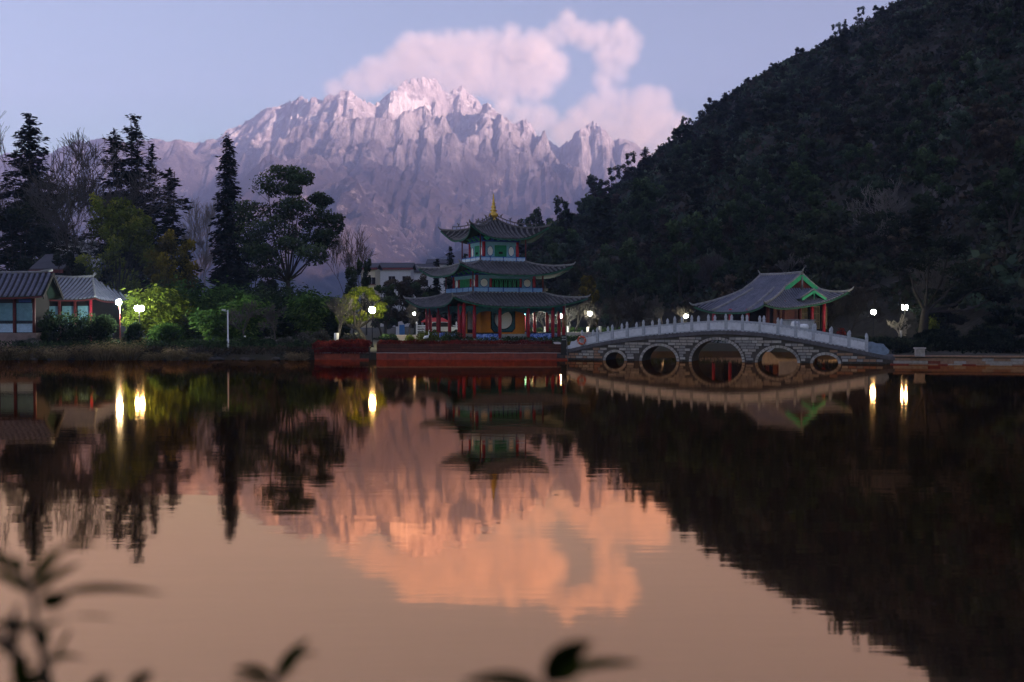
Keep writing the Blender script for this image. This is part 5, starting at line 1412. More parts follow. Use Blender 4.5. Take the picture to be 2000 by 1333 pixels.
def scrub(name, count, zlo, zhi, size, nl, m, seed, xr=(-15, 240), yr=(100, 430), cut=0.24):
    rg = np.random.default_rng(seed)
    x = rg.uniform(*xr, count * 5); y = rg.uniform(*yr, count * 5); z = hill_z(x, y) + 1.0
    d = np.stack([x, y, z - CAM_Z], 1); f_ = d @ np.array(_f)
    px = 1000 + FPX * d[:, 0] / f_; py = 666.5 - FPX * (d @ np.array(_u)) / f_
    cl = fbm(x / 16, y / 16, 3, seed)
    ok = (z > zlo) & (z < zhi) & (px < 2060) & (py > -60) & (cl > cut)
    x, y, z = x[ok][:count], y[ok][:count], z[ok][:count]
    n = len(x); lf = Leaves()
    c = np.repeat(np.stack([x, y, z], 1), nl, 0); r = np.repeat(size * rg.uniform(0.5, 1.3, n), nl)
    dd = rdir(rg, n * nl); dd[:, 2] = np.abs(dd[:, 2])
    P = c + dd * (r * (0.35 + 0.65 * rg.random(n * nl)))[:, None] * np.array([1, 1, 0.85])
    sz = r * rg.uniform(0.35, 0.75, n * nl)
    T = np.clip(np.repeat(rg.uniform(0.05, 0.75, n), nl) + rg.normal(0, 0.1, n * nl), 0, 1)
    lf.put(P, rdir(rg, n * nl) + dd * 0.3, dd * 0.5 + rdir(rg, n * nl), sz, sz * 0.6, T)
    o = link(name, lf.mesh(name, m)); return o
props(scrub('hillside_scrub', 9500, 4, 400, 1.9, 16, L_HILL, 6), 'dark evergreen scrub between the hillside trees', kind='stuff')
props(scrub('pale_scrub', 4200, 4, 400, 1.8, 14, L_HILLG, 8, cut=0.56), 'grey-green scrub in patches on the hillside', kind='stuff')
props(scrub('brown_scrub', 7500, 4, 400, 1.6, 14, L_HILLB, 7), 'brown winter scrub on the hillside', kind='stuff')
# ================================================================== terrace, lamps and small things
M_REDST = mat('red_sandstone', (0.40, 0.080, 0.042), 0.85, 0.45, 2.5, bmp=0.5)
M_REDST2 = mat('dull_red_sandstone', (0.30, 0.068, 0.040), 0.85, 0.45, 2.5, bmp=0.5)
M_BRWALL = mat('brown_planter_board', (0.11, 0.036, 0.022), 0.85, 0.5, 4.0, bmp=0.5)
M_BRWALL2 = mat('worn_planter_board', (0.17, 0.050, 0.030), 0.85, 0.5, 4.0, bmp=0.5)
M_PIPE = mat('pale_pipe', (0.48, 0.40, 0.38), 0.5, 0.3, 5.0)
M_POLE = mat('white_enamel', (0.70, 0.70, 0.74), 0.4, 0.12, 5.0)
M_IRON = mat('black_iron', (0.018, 0.018, 0.02), 0.5, 0.3, 6.0)
M_PAVE = mat('pale_terrace_paving', (0.36, 0.31, 0.30), 0.9, 0.3, 1.5, bmp=0.3)
rng7 = random.Random(70)
def terrace(px0, px1, top, label, Yw=80.0):
    x0, x1 = gx(px0, Yw), gx(px1, Yw)
    tw = empty('terrace_wall', ((x0 + x1) / 2, Yw, 0)); props(tw, label, 'wall')
    h = (x1 - x0) / 2
    obx('backing', tw, M_MORTAR, -h, h, 0.2, 0.9, -1.2, top - 0.03)
    n = max(3, int(2 * h / 1.5)); w = 2 * h / n
    for i in range(n):
        for j, (za, zb) in enumerate(((-0.35, 0.12), (0.125, 0.52))):
            sh = 0.5 * w * (j % 2)
            a, b_ = max(-h, -h + i * w + 0.012 - sh), min(h, -h + (i + 1) * w - 0.012 - sh)
            if b_ - a > 0.1:
                q = MB(); q.box(((a + b_) / 2, 0.09, (za + zb) / 2), (b_ - a, 0.24 + rng7.uniform(0, 0.03), zb - za - 0.012)); q.build('stone', rng7.choice((M_REDST, M_REDST, M_REDST2)), tw)
    rows = 4; rh = (top - 0.56) / rows
    for j in range(rows):
        a = -h
        while a < h - 0.05:
            L = min(rng7.uniform(1.4, 2.8), h - a)
            q = MB(); q.box((a + L / 2, 0.20, 0.56 + rh * (j + 0.5)), (L - 0.02, 0.20 + rng7.uniform(0, 0.025), rh - 0.018), 0); q.build('plank', rng7.choice((M_BRWALL, M_BRWALL, M_BRWALL2)), tw)
            a += L
    q = MB(); q.tube([(-h + 2 * h * i / 24, 0.0, 0.55 + 0.012 * math.sin(i * 1.3)) for i in range(25)], 0.028, 6); q.build('pipe', M_PIPE, tw)
    return x0, x1
TX = terrace(735, 1109, 1.24, 'long red-brown stone terrace wall below the pavilion')
TL = terrace(614, 720, 1.02, 'short red stone wall with red plants left of the globe lamp')
obx('terrace_pavement', None, M_PAVE, TX[0] + 1.0, 4.6, 84.0, 100.0, 0.2, 0.93)
props(bpy.data.objects['terrace_pavement'], kind='structure')
def groundcover(name, label, x0, x1, y0, y1, z0, h, n, leaf, m, seed):
    rg = np.random.default_rng(seed); lf = Leaves()
    x = rg.uniform(x0, x1, n); y = rg.uniform(y0, y1, n)
    hh = h * (0.35 + 1.1 * fbm(x / 0.9, y / 0.9, 3, seed))
    z = z0 + hh * rg.random(n) ** 0.5
    D = np.stack([rg.normal(0, 0.6, n), rg.normal(0, 0.6, n), rg.uniform(0.1, 1, n)], 1)
    sz = leaf * rg.uniform(0.6, 1.4, n)
    lf.put(np.stack([x, y, z], 1), D, rdir(rg, n), sz, sz * 0.45, np.clip(fbm(x / 1.2, y / 1.2, 3, seed + 3) + rg.normal(0, 0.15, n), 0, 1))
    o = link(name, lf.mesh(name, m)); props(o, label, kind='stuff'); return o
groundcover('red_groundcover', 'low red-leaved bedding along the terrace edge', TX[0], TX[1] - 1.2, 80.3, 82.2, 1.05, 0.42, 7000, 0.13, L_RED, 3)
groundcover('red_groundcover', 'red-leaved plants covering the short terrace', TL[0] - 0.2, TL[1], 79.9, 82.0, 0.75, 0.75, 6000, 0.14, L_RED, 4)
groundcover('red_groundcover', 'red-leaved plants hanging over the short red wall', TL[0], TL[1] - 0.1, 79.75, 80.05, 0.45, 0.5, 2200, 0.12, L_RED, 5)
groundcover('bank_grass', 'rough grass and litter along the left bank', gx(-20, 80), gx(612, 80), 79.3, 86.0, 0.35, 0.65, 20000, 0.22, L_HILLB, 8)
groundcover('bank_weeds', 'green weeds along the left bank', gx(-20, 80), gx(620, 80), 80.2, 90.0, 0.65, 0.75, 12000, 0.22, L_BROAD, 9)
groundcover('lawn_plants', 'dark planting behind the bridge and pavilion', -14, 32, 101, 118, 0.8, 0.5, 14000, 0.26, L_BROAD, 10)
groundcover('right_bank_plants', 'dark ground cover on the right bank', 28, 48, 72.5, 100, 0.75, 0.7, 14000, 0.26, L_DARK, 11)
# bushes on the terrace
for i, (px, py, Y, w, mm, lab) in enumerate([(832, 634, 86, 34, L_YGREEN, 'yellow-green rounded bush in the terrace bed left of the pavilion'), (880, 642, 88, 28, L_BROAD, 'dark bush against the left corner column of the pavilion'), (800, 646, 85, 14, L_LIME, 'pale arching shrub at the left of the terrace bed'),
        (1070, 660, 83, 16, L_BROAD, 'low green bush in front of the right mosaic bench'), (1112, 664, 82, 14, L_OLIVE, 'low yellowish bush beside the sign board')]):
    grow('bush', lab, 'bush', px, py, Y, bush, seed=300 + i, r=W(w, Y), n=1300, leaf=0.16, m=mm, names=('stems', 'foliage'))
# pale stone parapet left of the pavilion
pa = empty('stone_parapet', (gx(800, 93), 93, 0.8)); props(pa, 'low pale stone parapet left of the pavilion bushes', 'parapet')
for i in range(4):
    obx('stone', pa, M_PAVE, -1.9 + i * 0.95, -0.97 + i * 0.95, -0.15, 0.15, 0, 0.85)
obx('coping', pa, M_PIPE, -1.95, 1.95, -0.2, 0.2, 0.852, 0.95)
# white crane statue in the bed
cs = empty('crane_statue', (gx(833, 83.5), 83.5, 1.0)); props(cs, 'small white crane statue in the terrace flower bed', 'statue')
q = MB(); q.tube([(-0.26, 0, 0.62), (-0.1, 0, 0.70), (0.1, 0, 0.76), (0.2, 0, 0.92), (0.16, 0, 1.12), (0.2, 0, 1.26), (0.27, 0, 1.28)], [0.03, 0.13, 0.11, 0.05, 0.035, 0.045, 0.03], 8); q.build('body', M_WHITE, cs)
q = MB(); q.tube([(0.27, 0, 1.28), (0.42, 0, 1.24)], [0.025, 0.006], 6); q.build('beak', M_IRON, cs)
for s in (-0.04, 0.04):
    q = MB(); q.tube([(-0.02, s, -0.05), (0.0, s, 0.35), (-0.04, s, 0.66)], 0.014, 5); q.build('leg', M_IRON, cs)
# ---- lamps
def bulb(name, strength, col=(1.0, 0.95, 0.80)): return emat(name, col, strength)
E_GLOBE = bulb('lit_globe_glass', 90.0, (1.0, 0.93, 0.62)); E_FLOOD = bulb('lit_floodlight_lens', 480.0, (0.86, 1.0, 0.93)); E_TULIP = bulb('lit_tulip_shade', 70.0, (1, 0.95, 0.70)); E_SMALL = bulb('lit_path_lamp', 90.0, (1.0, 0.95, 0.70)); E_PAV = bulb('lit_pavilion_lamp', 110.0, (0.95, 1.0, 0.84))
def globe_lamp(px, py, Y, r, em, label, pr=0.045, name='street_lamp', zb=None):
    c = at(px, py, Y); zg = gz(c.x, Y) if zb is None else zb
    o = empty(name, (c.x, Y, zg)); props(o, label, 'lamp', None)
    hh = c.z - zg
    q = MB(); q.lathe([(0, 0), (pr * 3, 0), (pr * 3, 0.1), (pr * 1.6, 0.3), (pr, 0.5), (pr * 0.9, hh - r - 0.1), (pr * 1.8, hh - r - 0.05), (pr * 1.8, hh - r)], n=8); q.build('post', M_IRON, o)
    q = MB(); q.lathe([(r * math.sin(math.pi * i / 10), -r * math.cos(math.pi * i / 10)) for i in range(11)], (0, 0, hh), 14); q.build('globe', em, o)
    q = MB(); q.lathe([(0, hh + r * 0.98), (r * 0.35, hh + r * 0.96), (r * 0.2, hh + r * 1.15), (0, hh + r * 1.25)], n=8); q.build('cap', M_IRON, o)
    return o
globe_lamp(727, 606, 87, 0.27, E_GLOBE, 'round globe lamp glowing in the leaning green tree')
globe_lamp(1706, 610, 97, 0.22, E_GLOBE, 'round globe lamp on the bank right of the bridge')
globe_lamp(1152, 613, 121, 0.24, E_SMALL, 'small bright path lamp just right of the pavilion eave')
globe_lamp(1340, 618, 119, 0.22, E_SMALL, 'small path lamp seen above the bridge railing')
globe_lamp(809, 613, 124, 0.15, E_SMALL, 'small far lamp under the left eave of the pavilion')
globe_lamp(1095, 617, 119, 0.24, E_PAV, 'path lamp showing beside the rightmost red column')
globe_lamp(1017, 618, 117, 0.26, E_PAV, 'path lamp showing beside the ochre wall of the pavilion')
def twin_lamp(px, py, Y, em, label, r=0.16, gap=0.22):
    c = at(px, py, Y); zg = gz(c.x, Y); hh = c.z - zg
    o = empty('twin_lamp', (c.x, Y, zg)); props(o, label, 'lamp')
    q = MB(); q.lathe([(0, 0), (0.13, 0), (0.12, 0.12), (0.06, 0.4), (0.05, hh + 0.25), (0, hh + 0.35)], n=8)
    q.tube([(-gap, 0, hh + 0.30), (0, 0, hh + 0.18), (gap, 0, hh + 0.30)], 0.03, 6); q.build('post', M_IRON, o)
    for s in (-1, 1):
        q = MB(); q.lathe([(0, -0.24), (r * 0.55, -0.22), (r, -0.05), (r * 0.95, 0.12), (r * 0.7, 0.24), (0, 0.26)], (s * gap, 0, hh), 10); q.build('shade', em, o)
twin_lamp(272, 603, 88, E_TULIP, 'twin tulip-shaded lamp left of the bamboo', 0.19, 0.21)
twin_lamp(1767, 601, 101, E_TULIP, 'twin small lamp high under the right-hand trees', 0.09, 0.2)
# floodlight on its pole
c = at(233, 591, 90); zg = gz(c.x, 90)
fl = empty('floodlight', (c.x, 90, zg)); props(fl, 'dazzling white floodlight beside the courtyard house', 'lamp')
q = MB(); q.tube([(0, 0.12, -0.1), (0, 0.12, c.z - zg + 0.05)], 0.05, 8); q.build('pole', M_DKRED, fl)
q = MB(); q.tube([(0, 0.12, c.z - zg), (0, 0.16, c.z - zg + 0.32), (0, -0.12, c.z - zg + 0.36), (0, -0.12, c.z - zg + 0.2)], 0.03, 6); q.build('bracket', M_IRON, fl)
q = MB(); q.lathe([(0.24 * math.sin(math.pi * i / 8), -0.24 * math.cos(math.pi * i / 8)) for i in range(9)], (0, -0.12, c.z - zg), 12); q.build('lens', E_FLOOD, fl)
# lit landing step below it
ls = empty('landing_step', (gx(245, 86), 86, 0)); props(ls, 'pale stone landing steps lit by the floodlight', 'steps')
for i in range(3): obx('step', ls, M_STONEW, -1.5, 1.7, -0.8 + 0.45 * i, 1.6, 0.35 + 0.16 * i, 0.50 + 0.16 * i)
# ---- white camera mast
c0 = gx(445, 81.3); zt = at(443, 606, 81.3).z
cmst = empty('camera_mast', (c0, 81.3, gz(c0, 81.3))); props(cmst, 'thin white surveillance camera mast on the left bank', 'mast')
hh = zt - cmst.location.z
q = MB(); q.tube([(0, 0, -0.3), (0, 0, hh * 0.28), (0, 0, hh * 0.285), (0, 0, hh)], [0.085, 0.085, 0.058, 0.05], 8); q.build('pole', M_POLE, cmst)
bar('arm', cmst, M_POLE, (0, 0, hh - 0.08), (-0.30, -0.1, hh - 0.08), 0.05, 0.05)
obx('camera_head', cmst, M_POLE, -0.44, -0.16, -0.17, -0.05, hh - 0.05, hh + 0.06)
# ---- dark sign board at the terrace corner
sg = empty('sign_board', (gx(1101, 79.8), 79.75, 0.4)); props(sg, 'upright black sign with two rows of white characters at the bridge head', 'sign')
obx('board', sg, M_IRON, -0.21, 0.21, -0.05, 0.05, 0.0, 1.55)
M_INK = mat('white_sign_paint', (0.85, 0.85, 0.85), 0.6, 0.05, 5.0)
q = MB(); rs = random.Random(8)
for row, z in ((0, 1.40), (1, 1.20)):
    for k in range(3):
        x = -0.11 + 0.11 * k
        q.bx(x - 0.04, x + 0.04, -0.056, -0.052, z + 0.025, z + 0.037); q.bx(x - 0.045, x + 0.045, -0.056, -0.052, z - 0.008, z + 0.004); q.bx(x - 0.035, x + 0.04, -0.056, -0.052, z - 0.045, z - 0.033)
        q.bx(x - 0.006 + 0.02 * (k % 2), x + 0.006 + 0.02 * (k % 2), -0.0585, -0.0565, z - 0.05, z + 0.05)
props(q.build('lettering', M_INK, sg), kind='stuff')
# ---- leaning stake with straw bundle
st = empty('leaning_stake', (gx(1110, 79.2), 79.2, -0.6)); props(st, 'thin leaning stake tied with a straw bundle at the terrace corner', 'stake')
tp_ = at(1103, 578, 79.2); dx = tp_.x - st.location.x; dz = tp_.z + 0.6
q = MB(); q.tube([(0, 0, 0), (dx * 0.55, 0, dz * 0.5), (dx, 0, dz)], [0.04, 0.032, 0.018], 6); q.build('pole', M_BARKP, st)
rg = np.random.default_rng(3); lf = Leaves(); n = 160
P = np.stack([dx * 0.85 + rg.normal(0, 0.09, n), rg.normal(0, 0.09, n), dz * 0.66 + rg.uniform(-0.4, 0.45, n)], 1)
lf.put(P, np.tile([0, 0, 1.0], (n, 1)) + rg.normal(0, 0.25, (n, 3)), rdir(rg, n), rg.uniform(0.2, 0.45, n), np.full(n, 0.04), rg.uniform(0.3, 0.9, n)); link('straw_bundle', lf.mesh('straw_bundle', L_REED), st)
# ---- right bank wall
xr0, xr1 = 27.0, 42.0
rw = empty('bank_wall', (xr0, 72.0, 0), math.atan2(-2.6, 15)); props(rw, 'low reddish stone wall along the right bank', 'wall')
obx('backing', rw, M_MORTAR, 0, 17.0, 0.1, 0.7, -1.2, 0.55)
for j in range(3):
    a = -rng7.random() * 0.4
    while a < 16.5:
        L = rng7.uniform(0.6, 1.3)
        q = MB(); q.box((a + L / 2, 0.07, -0.02 + 0.2 * j), (L - 0.02, 0.22 + rng7.uniform(0, 0.03), 0.185)); q.build('stone', rng7.choice((M_BSTONE[3], M_BSTONE[0], M_REDST2)), rw); a += L
obx('coping', rw, M_BSTONE[3], -0.1, 17.0, -0.14, 0.5, 0.552, 0.66)
gp = empty('gate_pillar', (gx(1798, 71.4), 71.5, 0.6), rw.rotation_euler.z); props(gp, 'squat stone pillar on the right bank wall', 'pillar')
obx('shaft', gp, M_BSTONE[0], -0.30, 0.30, -0.25, 0.25, 0, 0.52); obx('cap', gp, M_BSTONE[2], -0.36, 0.36, -0.31, 0.31, 0.522, 0.62)
for i, (px, py, Y, w, lab) in enumerate([(1770, 652, 76, 40, 'dark clipped shrub mound at the right end of the bridge'), (1830, 645, 78, 56, 'wide dark shrub mound behind the squat pillar'), (1905, 655, 77, 52, 'dark shrub mound along the right bank wall'), (1975, 650, 75, 50, 'dark shrub at the right end of the bank wall')]):
    grow('shrub_mound', lab, 'bush', px, py, Y, bush, seed=330 + i, r=W(w, Y), n=2000, leaf=0.20, m=L_DARK if i else L_HILL, names=('stems', 'foliage'))
grow('bush', 'red-leaved bush behind the right half of the railing', 'bush', 1642, 634, 100, bush, seed=340, r=W(14, 100), n=600, leaf=0.18, m=L_RED, names=('stems', 'foliage'))
grow('bush', 'red bush beside the pale screen wall', 'bush', 1594, 632, 96, bush, seed=341, r=W(6, 96), n=400, leaf=0.15, m=L_RED, names=('stems', 'foliage'))
grow('bush', 'yellowish shrub glowing beside the floodlight', 'bush', 262, 575, 93, bush, seed=343, r=W(26, 93), n=1500, leaf=0.2, m=L_LIME, names=('stems', 'foliage'))
grow('bush', 'pale yellow-green shrub lit behind the thick trunk', 'bush', 1822, 598, 99, bush, seed=342, r=W(22, 99), n=900, leaf=0.2, m=L_LIME, names=('stems', 'foliage'))
# ---- planting beyond the pavilion: whitewashed trees, hedge, embankment, balustrade, car, awning
for i, (px, py, Y, lab) in enumerate([(1043, 588, 122, 'young tree with white foot between the red columns'), (1065, 592, 124, 'young forked tree with white foot behind the right bench'), (1110, 590, 121, 'whitewashed tree right of the pavilion columns'), (1148, 594, 123, 'whitewashed tree near the small path lamp'), (1172, 598, 120, 'whitewashed tree behind the end of the bridge railing'), (1294, 596, 121, 'whitewashed tree left of the lamp above the railing'), (1759, 612, 99, 'whitewashed forked tree right of the bridge end')]):
    sapling(px, py, Y, 400 + i, lab, 0.13, 1.15, 0.6, 5, M_BARKP if i in (1, 6) else M_BARKG)
hg = empty('clipped_hedge', (gx(1120, 126), 126, gz(gx(1120, 126), 126))); props(hg, 'low green hedge lit behind the pavilion', 'hedge')
rg = np.random.default_rng(12); lf = Leaves()
for k in range(26): lf.blob(rg, (-5 + 0.42 * k, rg.uniform(-0.4, 0.4), 0.6), (0.5, 0.6, 0.55), 130, 0.2, 0.4)
link('foliage', lf.mesh('foliage', L_BAMBOO), hg); q = MB(); q.bx(-5.2, 5.7, -0.2, 0.2, -0.1, 0.5); q.build('stems', M_BARK, hg)
eb = empty('embankment', (gx(1090, 117), 117.5, 0.4)); props(eb, 'pale stone embankment edge behind the pavilion', 'embankment')
for i in range(9): obx('kerb_stone', eb, M_STONEW, -7 + 1.6 * i, -5.42 + 1.6 * i, -0.2, 0.2, 0, 1.25)
bs = empty('stone_balustrade', (gx(872, 124), 124, 1.0)); props(bs, 'white stone balustrade behind the left columns of the pavilion', 'balustrade')
for i in range(7):
    q = MB(); q.box((-3.6 + 1.2 * i, 0, 0.75), (0.18, 0.18, 1.5)); q.lathe([(0.1, 1.5), (0.13, 1.58), (0.06, 1.68), (0.1, 1.75), (0, 1.85)], (-3.6 + 1.2 * i, 0, 0), 6); q.build('post', M_WHITE, bs)
    if i < 6:
        for z in (0.75, 1.05, 1.32): obx('rail', bs, M_WHITE, -3.5 + 1.2 * i, -2.5 + 1.2 * i, -0.05, 0.05, z - 0.07, z + 0.07)
def car(px, Y, label, paint, rz_):
    x = gx(px, Y); o = empty('parked_car', (x, Y, gz(x, Y) + 0.15), rz_); props(o, label, 'car')
    q = MB(); q.prism([(-2.1, 0.28), (2.1, 0.28), (2.12, 0.62), (1.9, 0.82), (1.15, 0.92), (-1.9, 0.95), (-2.12, 0.7)], ((0, 0.85, 0), (1, 0, 0), (0, 0, 1), (0, -1.7, 0))); q.build('body', paint, o)
    q = MB(); q.prism([(-1.85, 0.94), (1.1, 0.93), (0.45, 1.42), (-1.4, 1.45)], ((0, 0.74, 0), (1, 0, 0), (0, 0, 1), (0, -1.48, 0))); q.build('cabin', M_IRON, o)
    obx('roof', o, paint, -1.3, 0.42, -0.7, 0.7, 1.44, 1.50)
    for xx in (-1.3, 1.3):
        for yy in (-0.86, 0.72):
            q = MB(); q.prism([(0.32 * math.cos(2 * math.pi * i / 14), 0.32 * math.sin(2 * math.pi * i / 14)) for i in range(14)], ((xx, yy, 0.32), (1, 0, 0), (0, 0, 1), (0, 0.16, 0))); q.build('wheel', M_IRON, o)
    for yy in (-0.6, 0.6): obx('headlight', o, M_WHITE, 2.06, 2.15, yy - 0.15, yy + 0.15, 0.6, 0.74)
car(866, 119, 'white parked car behind the left columns of the pavilion', M_POLE, R(20))
aw = empty('red_awning', (gx(850, 121), 121, 1.1)); props(aw, 'small red awning above the parked car behind the pavilion', 'awning')
q = MB(); q.add([(-1.6, -0.8, 1.75), (1.6, -0.8, 1.75), (1.6, 0.8, 1.75), (-1.6, 0.8, 1.75), (-0.9, 0, 2.2), (0.9, 0, 2.2), (-1.6, -0.8, 1.65), (1.6, -0.8, 1.65), (1.6, 0.8, 1.65), (-1.6, 0.8, 1.65)], [(0, 1, 5, 4), (1, 2, 5), (2, 3, 4, 5), (3, 0, 4), (6, 7, 1, 0), (7, 8, 2, 1), (8, 9, 3, 2), (9, 6, 0, 3), (9, 8, 7, 6)]); q.build('canopy', mat('red_canvas', (0.62, 0.05, 0.045), 0.7, 0.2, 3.0), aw)
for x in (-1.5, 1.5):
    for y in (-0.7, 0.7): post('leg', aw, M_POLE, x, y, -0.3, 1.66, 0.03, 6)
bn = empty('banner_stand', (gx(786, 116), 116, 1.0)); props(bn, 'pale blue and white banner stand far left of the pavilion', 'banner')
obx('panel', bn, mat('blue_banner_print', (0.10, 0.28, 0.62), 0.7, 0.3, 3.0), -0.35, 0.25, -0.02, 0.02, 0.3, 1.5); obx('side_panel', bn, M_WHITE, -0.75, -0.37, -0.02, 0.02, 0.3, 1.3)
for x in (-0.6, 0.1): post('leg', bn, M_IRON, x, 0.05, -0.3, 1.3, 0.02, 5)
# ---- reeds and stones at the left waterline
def reed(px, Y, h, r, n, label, seed, grp='dry reed clumps along the left waterline'):
    x = gx(px, Y); o = empty('reed_clump', (x, Y, -0.25)); props(o, label, 'reeds', grp)
    rg = np.random.default_rng(seed); lf = Leaves(); k = n
    a = rg.uniform(0, 6.28, k); q_ = rg.random(k) ** 0.5 * r
    hh_ = h * rg.uniform(0.5, 1.0, k); b0 = np.stack([np.cos(a) * q_ * 0.5, np.sin(a) * q_ * 0.5, np.zeros(k)], 1)
    tip = b0 + np.stack([np.cos(a) * q_ * 0.8, np.sin(a) * q_ * 0.8, hh_], 1)
    lf.put((b0 + tip) / 2, tip - b0, rdir(rg, k), np.linalg.norm(tip - b0, axis=1), np.full(k, 0.035), np.clip(rg.normal(0.5, 0.2, k), 0, 1))
    m2 = k * 2; t2 = rg.integers(0, k, m2); P = tip[t2] + rg.normal(0, r * 0.16, (m2, 3))
    lf.put(P, np.stack([np.cos(a[t2]), np.sin(a[t2]), rg.uniform(-0.8, 0.4, m2)], 1), rdir(rg, m2), rg.uniform(0.2, 0.45, m2), np.full(m2, 0.03), np.clip(rg.normal(0.6, 0.2, m2), 0, 1))
    link('blades', lf.mesh('blades', L_REED), o)
for i, (px, Y, h, r, lab) in enumerate([(246, 79.2, 1.15, 0.85, 'big rounded tawny reed clump below the floodlight'), (205, 79.4, 1.0, 0.7, 'tawny reed clump left of the biggest clump'), (165, 79.8, 0.9, 0.7, 'tawny reed clump below the dark rounded bush'), (115, 79.6, 0.8, 0.6, 'thin reed clump right of the waterside house'), (60, 79.8, 0.75, 0.7, 'thin reed clump below the waterside house'), (340, 78.9, 0.75, 0.5, 'small round pale reed tuft left of the camera mast'), (392, 79.0, 0.5, 0.45, 'low sprawling reed tuft near the camera mast'), (15, 79.8, 0.8, 0.6, 'reed clump at the left frame edge'), (300, 79.4, 0.5, 0.5, 'low reed tuft below the twin-globe lamp'), (580, 79.2, 0.5, 0.5, 'low reed tuft left of the short red wall')]):
    reed(px, Y, h * 1.45, r * 1.35, 460, lab, 500 + i)
rk_me = []
for i in range(4):
    rr = random.Random(600 + i); b_ = MB(); b_.smooth = False
    pr_ = [(0, -0.3), (0.32, -0.22), (0.45, 0.0), (0.34, 0.2), (0.12, 0.3), (0, 0.31)]
    b_.lathe(pr_, n=9); b_.v = [(x * rr.uniform(0.75, 1.25), y * rr.uniform(0.75, 1.25), z * rr.uniform(0.75, 1.2)) for x, y, z in b_.v]; b_.sm = [False] * len(b_.f)
    rk_me.append(b_.mesh('shore_rock', M_MORTAR if i % 2 else M_BARKG))
for i in range(26):
    px = rng7.uniform(2, 612); Y = 79.6 + rng7.uniform(-0.5, 0.6); x = gx(px, Y)
    o = link('shore_rock', rk_me[i % 4], None, (x, Y, 0.08), rng7.uniform(0, 6.28)); s = rng7.uniform(0.3, 0.75); o.scale = (s * 1.3, s, s * 0.8)
    props(o, 'rough brown stone lying along the left waterline', 'rock', 'stones along the left waterline')
# ---- floating leaves on the near water
fb_ = MB(); fb_.add([(-0.06, 0, 0.012), (-0.02, 0.018, 0.004), (0.03, 0.014, 0.006), (0.07, 0, 0.02), (0.03, -0.014, 0.006), (-0.02, -0.018, 0.004), (0, 0, 0.002)], [(0, 6, 1), (1, 6, 2), (2, 6, 3), (3, 6, 4), (4, 6, 5), (5, 6, 0)])
FLM = fb_.mesh('floating_leaf', M_BARK)
for i, (px, py, s, lab) in enumerate([(1086, 967, 1.0, 'largest dark leaf floating below the reflected spire'), (973, 1022, 0.7, 'small leaf floating left of the biggest one'), (1377, 1084, 0.6, 'small leaf floating on the right reflection edge'), (1538, 1003, 0.7, 'leaf floating in the reflection of the hill'), (1150, 1073, 0.4, 'tiny leaf floating in the cloud reflection'), (1600, 1190, 0.5, 'tiny leaf floating near the bottom of the hill reflection')]):
    d = at(px, py, 10) - Vector((0, 0, CAM_Z)); k = -CAM_Z / d.z
    o = link('floating_leaf', FLM, None, (d.x * k, d.y * k, 0.004), rng7.uniform(-0.5, 0.5)); o.scale = (s, s, s); props(o, lab, 'leaf')
# ---- willowy shrubs on the near bank, out of focus
def lamina(mb, pts, w):
    """tapered leaf blade along pts with a shallow fold"""
    pts = [Vector(p) for p in pts]; n = len(pts); b0 = len(mb.v)
    for i, p in enumerate(pts):
        f = i / (n - 1); ww = w * (math.sin(math.pi * min(0.999, f ** 0.8)) ** 0.8) * 0.5 + 0.0006
        tdir = (pts[min(i + 1, n - 1)] - pts[max(i - 1, 0)]).normalized()
        s_ = tdir.cross(Vector((0.25, 1, 0.1))).normalized(); up_ = Vector((0, -0.3, 0.1)) * ww
        mb.v += [tuple(p - s_ * ww), tuple(p + up_), tuple(p + s_ * ww)]
    for i in range(n - 1):
        for k in (0, 1):
            mb.f.append((b0 + i * 3 + k, b0 + i * 3 + k + 1, b0 + i * 3 + 4 + k, b0 + i * 3 + 3 + k)); mb.mi.append(0); mb.sm.append(True)
def curve3(a, b_, c_, n=10):
    return [Vector(a) * (1 - t_) ** 2 + Vector(b_) * 2 * t_ * (1 - t_) + Vector(c_) * t_ * t_ for t_ in [i / n for i in range(n + 1)]]
def near_shrub(label, Y, stems, leaves):
    x0, y0 = stems[0][0]; base = at(x0, y0, Y); zg = gz(base.x, Y)
    o = empty('willow_shrub', (base.x, Y, zg)); props(o, label, 'shrub')
    L = lambda p, d=0.0: at(p[0], p[1], Y + d) - Vector((base.x, Y, zg))
    for st_ in stems:
        q = MB(); pts = [L(p) for p in st_]
        if st_ is stems[0]: pts = [Vector((0.02, 0, -0.05)), Vector((0.0, 0, pts[0].z * 0.5))] + pts
        q.tube(pts, [0.008 - 0.005 * i / (len(pts) - 1) for i in range(len(pts))], 6); q.build('stem', MATS['near_stem'] if 'near_stem' in MATS else mat('near_stem', (0.035, 0.020, 0.014), 0.7, 0.3, 20.0), o)
    for a, b_, c_, w, d in leaves:
        q = MB(); lamina(q, curve3(L(a), L(b_, d * 0.5), L(c_, d)), w)
        me = q.mesh('leaf', L_FRONT); at_ = me.attributes.new('tint', 'FLOAT', 'POINT'); tv = rng7.uniform(0.15, 0.75)
        at_.data.foreach_set('value', [tv] * len(me.vertices)); link('leaf', me, o)
